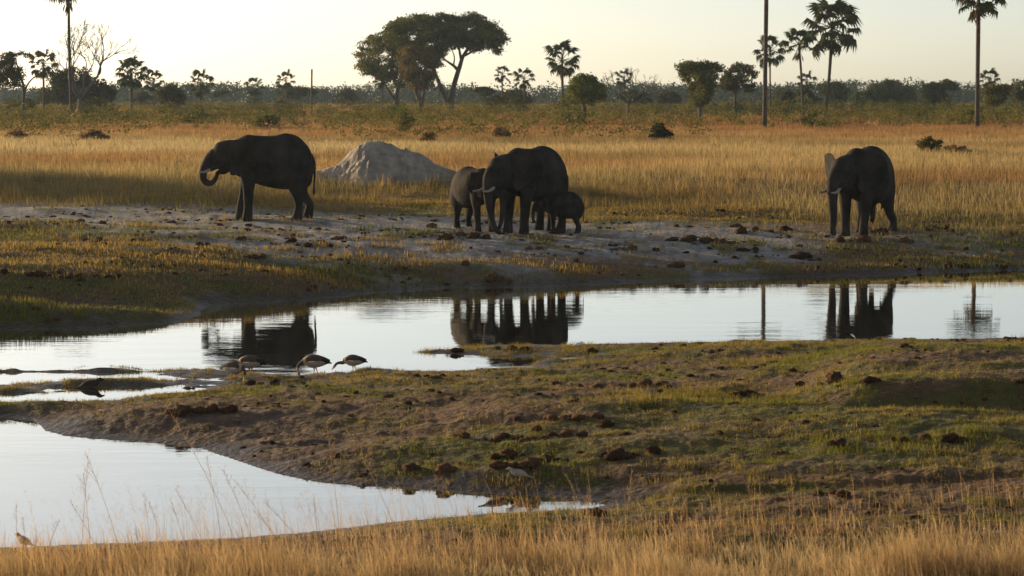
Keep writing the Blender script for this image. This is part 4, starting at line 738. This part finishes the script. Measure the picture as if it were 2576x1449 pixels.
# ------------------------------------------------------------------ dung on the ground
nt = M_dung.node_tree; oi = nt.nodes.new('ShaderNodeObjectInfo'); mr_ = nt.nodes.new('ShaderNodeMapRange'); mr_.inputs[3].default_value = .6; mr_.inputs[4].default_value = 2.1; nt.links.new(oi.outputs['Random'], mr_.inputs[0])
m2_ = nt.nodes.new('ShaderNodeMix'); m2_.data_type = 'RGBA'; m2_.blend_type = 'MULTIPLY'; m2_.inputs[0].default_value = 1; b_ = nt.nodes['Principled BSDF']; src_ = b_.inputs['Base Color'].links[0].from_socket
nt.links.new(src_, m2_.inputs[6]); nt.links.new(mr_.outputs[0], m2_.inputs[7]); nt.links.new(m2_.outputs[2], b_.inputs['Base Color'])
def lump(n, r, seed):
    rs = random.Random(seed); bm = bmesh.new()
    for k in range(n):
        a = rs.uniform(0, 6.28); q = (rs.random()**.6)*r*(.7 if n > 3 else .42) if n > 1 else 0; rr = r*rs.uniform(.32, .6) if n > 1 else r*.9
        res = bmesh.ops.create_icosphere(bm, subdivisions=2 if n > 3 else 3, radius=rr); ox = Vector((math.cos(a)*q*1.5, math.sin(a)*q, rr*rs.uniform(.25, .6))); sq = rs.uniform(.7, 1.0)
        ph = rs.uniform(0, 9)
        for v in res['verts']:
            d = v.co.normalized(); f = 1+.20*math.sin(d.x*7+ph)*math.cos(d.y*6+ph)+.14*math.sin(d.z*11+d.x*9+ph)+.10*math.sin(d.y*17+ph*2)+rs.uniform(-.09, .09); v.co = Vector((v.co.x*f, v.co.y*f, v.co.z*f*sq))+ox
    me = bpy.data.meshes.new('dung_pile'); bm.to_mesh(me); bm.free(); me.polygons.foreach_set('use_smooth', np.ones(len(me.polygons), bool)); me.materials.append(M_dung); return me
LUMPS = [lump(1, .13, 1), lump(2, .15, 2), lump(3, .17, 3), lump(5, .2, 4), lump(6, .24, 5), lump(8, .28, 6), lump(1, .12, 7), lump(4, .18, 8)]
DUNG = {'on the sandy ground left of the lone elephant': [(45, 575), (190, 556), (203, 553), (258, 562), (400, 557), (430, 560), (215, 604), (250, 603), (335, 605), (365, 605), (395, 640), (500, 618), (520, 619)],
        'on the dark grassy bank at the left': [(10, 688), (85, 690), (125, 692), (138, 690), (160, 696), (185, 695), (240, 695), (285, 694), (130, 805), (70, 812)],
        'on the pale ground before the lone elephant': [(555, 567), (600, 601), (625, 568), (650, 572), (690, 612), (722, 610), (735, 607), (760, 618), (800, 577), (830, 620), (845, 600), (862, 601), (590, 650), (630, 648), (660, 648), (900, 600), (970, 624), (1000, 575)],
        'on the bare ground before the elephant family': [(1085, 572), (1120, 598), (1205, 598), (1160, 592), (1260, 577), (1340, 625), (1380, 604), (1400, 586), (1435, 590), (1480, 560), (1560, 628), (1590, 626), (1650, 630)],
        'on the bare ground between the family and the bull': [(1700, 570), (1730, 570), (1780, 572), (1850, 570), (1890, 580), (1900, 577), (1960, 570), (1690, 604), (1720, 606), (1750, 605), (1780, 608), (1820, 612), (1845, 613), (1870, 630), (1900, 628), (2000, 555), (2060, 560), (1980, 580), (1940, 582), (1860, 585)],
        'around the feet of the bull elephant': [(2190, 576), (2205, 586), (2215, 582), (2232, 584), (2110, 607), (2130, 606), (2170, 605), (2280, 610), (2330, 577), (2370, 575), (2390, 583), (2430, 628), (2540, 592)],
        'along the far edge of the channel': [(1170, 665), (1245, 705), (1262, 706), (1400, 680), (1450, 655), (1640, 672), (1700, 670), (1800, 660), (2010, 650), (2035, 652), (2060, 656), (2200, 660), (2400, 668), (2500, 655)],
        'on the low spit along the near edge of the channel': [(1150, 881), (1250, 877), (1300, 880), (1330, 878), (1490, 885), (1750, 890), (1800, 885), (2280, 873), (2300, 880), (2350, 852), (2415, 853), (2540, 851)],
        'on the mud near the geese': [(430, 978), (480, 975), (640, 966), (690, 966), (760, 950), (1060, 946), (1090, 950), (1115, 946), (450, 1036), (500, 1034), (520, 1032), (540, 1036), (560, 1034)],
        'in the middle of the near bank': [(1300, 1055), (1350, 1056), (1400, 1052), (1440, 1056), (1480, 1050), (1525, 1070), (1500, 975), (1560, 970), (1600, 972), (1640, 968), (1680, 976), (1870, 995), (1900, 992), (1660, 985)],
        'in the upper row of lumps on the near bank': [(1150, 1098), (1165, 1099), (1225, 1105), (1280, 1104), (1320, 1108), (1355, 1102), (1400, 1093), (1440, 1091), (1350, 1082)],
        'in the lower row of lumps above the pond tip': [(1125, 1187), (1248, 1152), (1280, 1150), (1262, 1170), (1295, 1176), (1330, 1168), (1370, 1160), (1410, 1158), (1470, 1150), (1520, 1146), (1560, 1152), (1600, 1148), (1642, 1138), (1660, 1158), (1490, 1294), (1040, 1182)],
        'on the green right side of the near bank': [(2010, 968), (2062, 968), (2100, 960), (2172, 960), (2192, 958), (2090, 1120), (2115, 1117), (2185, 1108), (2262, 1110), (2320, 1106), (2345, 1105), (2400, 1110), (1960, 1142), (2080, 1244), (2122, 1246)]}
BIG = {(1280, 1104): (4, .8), (1248, 1152): (2, .8), (1280, 1150): (0, .85), (1262, 1170): (3, .8), (1330, 1168): (5, .75), (1370, 1160): (5, .6), (1642, 1138): (0, 1.0), (2100, 960): (0, 1.3), (2172, 960): (1, .9), (1525, 1070): (0, .9), (1640, 968): (4, .75)}
random.seed(9)
for reg, L in DUNG.items():
    for i, (vx, vy) in enumerate(sorted(L)):
        p = hit(vx, vy+2); p.z = Z(p.x, p.y)-.012; li, sc = BIG.get((vx, vy), (random.choice((0, 1, 2, 3, 4, 5, 6, 7)), random.uniform(.45, .85) if vy > 800 else random.uniform(.55, 1.1)))
        if vy > 800: sc *= .88
        obj('dung_pile', LUMPS[li], None, None, p, '%s dung heap from left %s' % (ordw[i], reg), 'dung', 'elephant dung lying about', None, (0, 0, random.uniform(-.5, .5)+(0 if random.random() < .7 else math.pi)), (sc*random.uniform(.9, 1.35), sc, sc*random.uniform(.7, 1.0)))
# scattered clods too small to pick out
mb = MB(); n = 0
rs = random.Random(5)
bm = bmesh.new(); bmesh.ops.create_icosphere(bm, subdivisions=2, radius=1); bm.verts.ensure_lookup_table(); IV = [v.co.copy() for v in bm.verts]; IF = [tuple(v.index for v in f.verts) for f in bm.faces]; bm.free()
x, y = fan(9000, 24, 84, .26); z, s = terr(x, y); c = cover(x, y, z, s); nn = fbm(x*.5, y*.9, 101)
for i in range(len(x)):
    if s[i] < .2 or nn[i] < .53 or y[i]/K > 110 or z[i] < .05: continue
    r = (.012+.045*rs.random()**2.2)*(1 if y[i] < 50 else 1.35); ph = rs.uniform(0, 9); sx, sy, sz = rs.uniform(.8, 1.7), rs.uniform(.7, 1.3), rs.uniform(.45, .85)
    V = []
    for d in IV:
        f = r*(1+.22*math.sin(d.x*5+ph)*math.cos(d.y*4+ph)+.15*math.sin(d.z*8+d.x*6+ph)+rs.uniform(-.12, .12)); V.append((x[i]+d.x*f*sx, y[i]+d.y*f*sy, z[i]+r*.2+d.z*f*sz))
    mb.add(V, IF)
obj('clods', mb.mesh('clods', True), M_dung, kind='stuff')
# ------------------------------------------------------------------ birds
M_b = {k: mat_plain(k, c, .8, .25, 30) for k, c in dict(back_feather=(.085, .056, .04), buff_feather=(.40, .28, .18), white_feather=(.75, .72, .68), dark_feather=(.025, .02, .018), pink_skin=(.42, .19, .13), grey_feather=(.32, .275, .23)).items()}
BM = list(M_b.values())
def goose(label, vx, vy, rot, neck, sc=1.0, legs=((.02, .05), (-.06, -.05))):
    p = hit(vx, vy); p.z = max(Z(p.x, p.y), -.01)-.055; root = thing('goose', p, label, 'goose', 'geese feeding at the water edge', (0, 0, rot), sc*.94)
    parts = [loft([(-.34, 0, .285, .02, .012), (-.27, 0, .30, .05, .03), (-.18, 0, .315, .095, .085), (-.06, 0, .325, .122, .125), (.06, 0, .325, .125, .13), (.15, 0, .325, .088, .09), (.20, 0, .32, .055, .06)], 4, 18)]
    parts.append(loft([(a, b, c_, r, r) for a, b, c_, r in neck], 5, 12))
    hx, hy, hz, _ = neck[-1]; px, py, pz, _ = neck[-2]; d = Vector((hx-px, hy-py, hz-pz)).normalized(); h = Vector((hx, hy, hz)); 
    parts.append(loft([(*(h-d*.02), .03, .03), (*(h+d*.02), .033, .032), (*(h+d*.05), .024, .022), (*(h+d*.085), .013, .011), (*(h+d*.11), .011, .008)], 4, 12))
    for fx, s in legs:
        parts.append(loft([(-.02, s, .27, .035, .04), (-.01+fx*.3, s, .20, .018, .02), (fx*.6-.02, s, .12, .010, .010), (fx-.0, s, .015, .010, .010)], 3, 10)); parts.append(loft([(fx-.01, s, .008, .012, .007), (fx+.03, s, .006, .025, .006), (fx+.06, s, .004, .02, .005)], 3, 8))
    me = fuse('body', parts, .0085, 2, .4)
    for m_ in BM: me.materials.append(m_)
    for po in me.polygons:
        c = po.center; i = 5
        if c.z > .335 and c.x < .17: i = 0
        if c.x > .12: i = 1
        if c.x > .2: i = 0 if c.z > .2 else 1
        if c.x < -.22: i = 3
        if .318 < c.z < .335 and -.02 < c.x < .09 and abs(c.y) > .09: i = 2
        if c.z < .19 and c.x < .16: i = 4
        if (Vector(c)-(h+d*.085)).length < .04: i = 4
        po.material_index = i
    obj('body', me, None, root)
    mb = MB()
    for s in (1, -1):
        bm2 = bmesh.new(); bmesh.ops.create_icosphere(bm2, subdivisions=1, radius=.007); e = bpy.data.meshes.new('eye'); bm2.to_mesh(e); bm2.free(); obj('eye', e, M_eye, root, h+d*.025+Vector((0, s*.026, .008)))
    for s in (1, -1):   # folded wings
        V = loft([(.14, s*.075, .355, .03, .05), (.0, s*.10, .36, .022, .075), (-.15, s*.085, .35, .018, .06), (-.30, s*.04, .325, .012, .025)], 4, 12); m2 = bpy.data.meshes.new('wing'); m2.from_pydata([tuple(v) for v in V[0]], [], V[1]); m2.polygons.foreach_set('use_smooth', np.ones(len(m2.polygons), bool))
        for m_ in BM: m2.materials.append(m_)
        for po in m2.polygons: po.material_index = 2 if (.322 < po.center.z < .340 and po.center.x > -.02 and po.center.x < .12) else (3 if po.center.x < -.17 else 0)
        obj('wing', m2, None, root)
NK_A = [(.15, 0, .33, .06), (.23, 0, .30, .042), (.29, 0, .25, .032), (.315, 0, .17, .027), (.30, 0, .125, .025), (.295, 0, .10, .026)]
NK_B = [(.15, 0, .32, .06), (.23, 0, .27, .045), (.32, 0, .265, .034), (.38, 0, .24, .03), (.42, 0, .19, .03)]
NK_C = [(.15, 0, .33, .06), (.22, -.02, .30, .042), (.28, -.06, .26, .033), (.30, -.10, .18, .028), (.31, -.12, .10, .027)]
goose('goose with head bent straight down to the mud, middle of the feeding geese', 790, 944, math.pi, NK_A)
goose('rightmost goose, neck stretched forward and low toward the left', 888, 934, math.pi-.05, NK_B, .86)
goose('goose with white wing patch standing behind the sunlit goose', 628, 945, math.pi-.1, NK_A, 1.0)
goose('pale sunlit goose at the left of the flock, head lowered to the right', 590, 958, -.45, NK_C, .95)
def bird(label, name, cat, vx, vy, rot, sc, mats, up_=0.0, pitch=0, group=None):
    p = hit(vx, vy); p.z = max(Z(p.x, p.y), 0)+up_; root = thing(name, p, label, cat, group, (0, 0, rot), sc)
    V = [loft([(-.17, 0, .075+pitch, .012, .006), (-.10, 0, .085+pitch*.6, .025, .015), (-.03, 0, .10, .045, .042), (.04, 0, .11, .048, .048), (.09, 0, .13, .032, .034), (.115, 0, .155, .024, .024), (.14, 0, .163, .02, .02), (.165, 0, .158, .006, .006), (.18, 0, .155, .004, .004)], 4, 14)]
    for s in (1, -1): V.append(loft([(.0, s*.02, .08, .012, .012), (.0, s*.02, .04, .006, .006), (.005, s*.02, .0, .006, .006)], 3, 8))
    me = fuse('body', V, .006, 2, .4)
    for m_ in mats: me.materials.append(m_)
    for po in me.polygons: po.material_index = (1 if po.center.z < .095 and po.center.x > -.09 else 0) if po.center.z > .05 else 2
    obj('body', me, None, root)
    for s in (1, -1):
        bm2 = bmesh.new(); bmesh.ops.create_icosphere(bm2, subdivisions=1, radius=.004); e = bpy.data.meshes.new('eye'); bm2.to_mesh(e); bm2.free(); obj('eye', e, M_eye, root, (.14, s*.018, .168))
    return root
bird('dark duck crouched in the flooded grass at the left', 'duck', 'duck', 222, 976, math.pi*.05, 1.55, [M_b['dark_feather'], M_b['back_feather'], M_b['dark_feather']], -.105, -.02)
bird('grey dove with pale breast on the mud above the pond tip', 'dove', 'dove', 1308, 1214, math.pi, 1.0, [M_b['grey_feather'], M_b['buff_feather'], M_b['pink_skin']], 0, -.03, 'doves at the pond')
bird('dark dove standing at the water near the pond tip', 'dove', 'dove', 1238, 1288, .05, 1.0, [M_b['back_feather'], M_b['grey_feather'], M_b['pink_skin']], 0, -.01, 'doves at the pond')
bird('small white wading bird on the spit under the reflected elephant family', 'plover', 'bird', 1452, 877, 0.3, .75, [M_b['white_feather'], M_b['white_feather'], M_b['dark_feather']])
bird('buff bird sitting by the pond in the lower left corner', 'dove', 'dove', 62, 1384, 2.4, 1.0, [M_b['buff_feather'], M_b['buff_feather'], M_b['pink_skin']], 0, 0, 'doves at the pond')
fe = A(1210+0, 0, 40); f_ = hit(2152, 852); mb = MB(); mb.tube([(0, 0, .0), (-.04, 0, .05), (-.10, 0, .09)], [.004, .02, .004], 6); obj('feather', mb.mesh('feather'), M_b['white_feather'], None, f_, 'white feather standing on the near bank under the reflected bull', 'feather')
# ------------------------------------------------------------------ haze
hm, hn, hl = newmat('haze'); hn.remove(hn['Principled BSDF']); pv = hn.new('ShaderNodeVolumePrincipled'); pv.inputs['Density'].default_value = .00011; pv.inputs['Color'].default_value = (.62, .82, 1, 1); pv.inputs['Anisotropy'].default_value = .3
hl.new(pv.outputs[0], hn['Material Output'].inputs['Volume'])
me = bpy.data.meshes.new('haze'); bm = bmesh.new(); bmesh.ops.create_cube(bm, size=1); bmesh.ops.scale(bm, vec=(1500, 1640, 26), verts=bm.verts); bmesh.ops.translate(bm, vec=(0, 790, 11.3), verts=bm.verts); bm.to_mesh(me); bm.free()
obj('haze', me, hm, kind='stuff')
